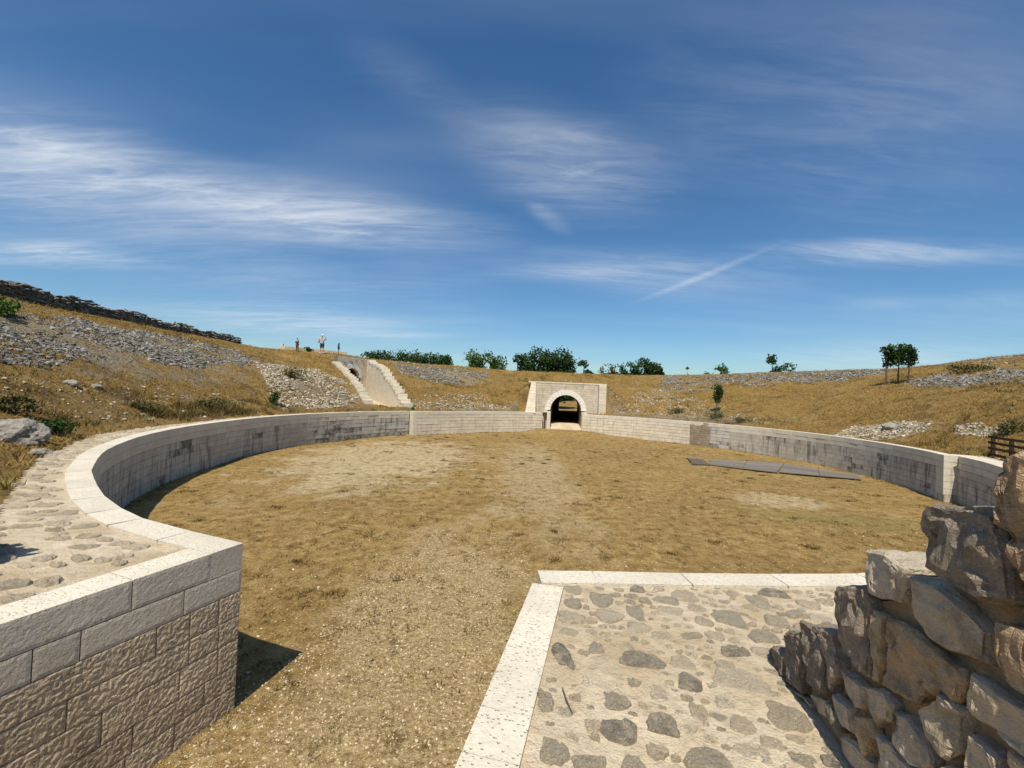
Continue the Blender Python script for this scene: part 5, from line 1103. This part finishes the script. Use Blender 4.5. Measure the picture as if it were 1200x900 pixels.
    if bag:
        bm = bmesh.new(); bmesh.ops.create_cube(bm, size=1); bmesh.ops.scale(bm, vec=(.10, .20, .30), verts=bm.verts); bmesh.ops.bevel(bm, geom=bm.edges, offset=.03, segments=2); me = bpy.data.meshes.new('shoulder_bag'); bm.to_mesh(me); bm.free(); me.materials.append(M['blackbag'])
        b_ = link('shoulder_bag', me, None, tuple(np.array(loc)+np.array([-.30, -.02, 1.12])*scale), (0, 0, rz)); tag(b_, 'dark bag hanging at the side of the person in the white hat', 'bag')
    return t
hp = {'elL': (-.36, .04, 1.18, .045), 'wrL': (-.20, -.02, 1.02, .034), 'haL': (-.17, -.06, .98, .034), 'elR': (.36, .04, 1.18, .045), 'wrR': (.20, -.02, 1.02, .034), 'haR': (.17, -.06, .98, .034)}
b = hit(348, 412.3); k = (D(347, 396.3, b[1])[2]-b[2])/1.77
person((b[0], b[1], b[2]), 2.6, k, 'person in dark shirt and rust trousers, hands on hips on the skyline', hp, M['navy'], M['rust'], M['shoe'], None, .02, .17)
up = {'elL': (-.33, .02, 1.2, .045), 'wrL': (-.30, -.16, 1.10, .034), 'haL': (-.27, -.22, 1.10, .034), 'elR': (.33, -.06, 1.28, .045), 'wrR': (.31, -.14, 1.52, .034), 'haR': (.30, -.16, 1.60, .034)}
b = hit(377, 414.5); k = (D(377, 391.9, b[1])[2]-b[2])/1.80
person((b[0], b[1], b[2]), .2, max(.9, k), 'person in white hat and pale top with one hand raised on the skyline', up, M['lilac'], M['greyshorts'], M['white'], M['white'], 0, .1, True, False)

# ------------------------------------------------------------------ wooden fence on the right
fp = [np.array([20.75, 18.35]), np.array([19.9, 16.95]), np.array([19.05, 15.55]), np.array([18.2, 14.15])]
FN = thing('wooden_fence', 'dark brown wooden rail fence standing behind the right end of the arena wall', 'fence', (20.75, 18.35, 1.9))
dfe = fp[1]-fp[0]; L = np.linalg.norm(dfe); tf = dfe/L; ang = math.atan2(tf[1], tf[0])
def beam(name, parent, p0, l, h, d, rz, mat, bev=.008):
    bm = bmesh.new(); bmesh.ops.create_cube(bm, size=1); bmesh.ops.scale(bm, vec=(l, d, h), verts=bm.verts); bmesh.ops.bevel(bm, geom=bm.edges, offset=bev, segments=1); me = bpy.data.meshes.new(name); bm.to_mesh(me); bm.free(); me.materials.append(mat)
    return link(name, me, parent, rel(parent, p0) if parent else p0, (0, 0, rz))
for i, q_ in enumerate(fp): beam('post', FN, (q_[0], q_[1], 2.35), .11, 1.05, .11, ang, M['fence'])
off = np.array([-tf[1], tf[0]])*-.08
for z in (2.10, 2.36, 2.60, 2.84):
    for i in range(3):
        a, b = fp[i], fp[i+1]; ext = .18 if i == 0 else 0; c = (a+b)/2-tf*ext/2+off; beam('rail', FN, (c[0], c[1], z+.01*i), L+ext-.01, .10, .05, ang, M['fence'])
sl = slab('stone_landing', [(18.9, 18.0), (21.2, 18.9), (22.6, 17.0), (20.5, 13.2), (16.4, 9.8), (14.6, 11.2), (16.9, 13.75), (18.6, 16.5)], 1.985, M['walk'], .15, .02)

# ------------------------------------------------------------------ weathered panels lying on the arena floor
def panel(pts_px, label, nplank, z=.11, th_=.045, slat=False):
    q = [P(px, py, z) for px, py in pts_px]; a, b, c, d = [Vector(v_) for v_ in q]               # a-b front edge, d-c back edge
    t = thing('boardwalk', label, 'wooden boards', (a.x, a.y, 0), 0)
    nb = 2
    for i in range(nplank):
        for j in range(nb):
            t0, t1 = (i+.05)/nplank, (i+.95)/nplank; s0, s1 = j/nb+.004, (j+1)/nb-.004; v = []
            for zz_ in (z-th_, z):
                for s_, t_ in ((s0, t0), (s1, t0), (s1, t1), (s0, t1)): w_ = a.lerp(b, s_).lerp(d.lerp(c, s_), t_); v.append((w_.x-a.x, w_.y-a.y, zz_+random.uniform(-.004, .004)))
            link('plank', pydata('plank', v, [(3, 2, 1, 0), (4, 5, 6, 7)]+[(k, (k+1) % 4, (k+1) % 4+4, k+4) for k in range(4)], M['greywood']), t)
    for s_ in (.08, .5, .92):
        p0, p1 = a.lerp(b, s_), d.lerp(c, s_); m_ = (p0+p1)/2; dl = p1-p0
        beam('batten', t, (m_.x, m_.y, .03), dl.length*.96, .06, .07, math.atan2(dl.y, dl.x), M['greywood'])
    return t
panel([(833, 544.3), (911, 553.2), (919, 542.8), (832, 538)], 'left one of two long grey wooden panels lying before the right wall', 7, .10)
panel([(912.3, 552.6), (1011, 561.2), (1003, 556), (920, 542.9)], 'right one of two long grey wooden panels, tapering towards the stained wall', 7, .115)
a, b = P(811, 543.3, .1), P(822, 537.2, .1)
lf = thing('wooden_pallet', 'small slatted wooden frame lying at the left end of the grey panels', 'pallet', (a[0], a[1], 0))
ex = np.array([.25, .97]); ey_ = np.array([.97, -.25])
for i in range(6): c = a[:2]+ey_*(.1+i*.17)+ex*1.2; beam('slat', lf, (c[0], c[1], .12), 2.3, .03, .10, math.atan2(ex[1], ex[0]), M['greywood'])
for i in (0, 2.2): c = a[:2]+ey_*.5+ex*(.15+i); beam('batten', lf, (c[0], c[1], .06), 1.1, .08, .1, math.atan2(ey_[1], ey_[0]), M['greywood'])
# twig on the pavement
q_ = [P(659, 806, 1.99), P(663, 818, 1.995), P(671, 836, 1.99)]
tag(link('twig', limb_mesh('twig', [(q_[0], q_[1], .004, .004), (q_[1], q_[2], .004, .002)], M['bark'])), 'thin dark twig lying on the mortar of the right pier', 'twig')
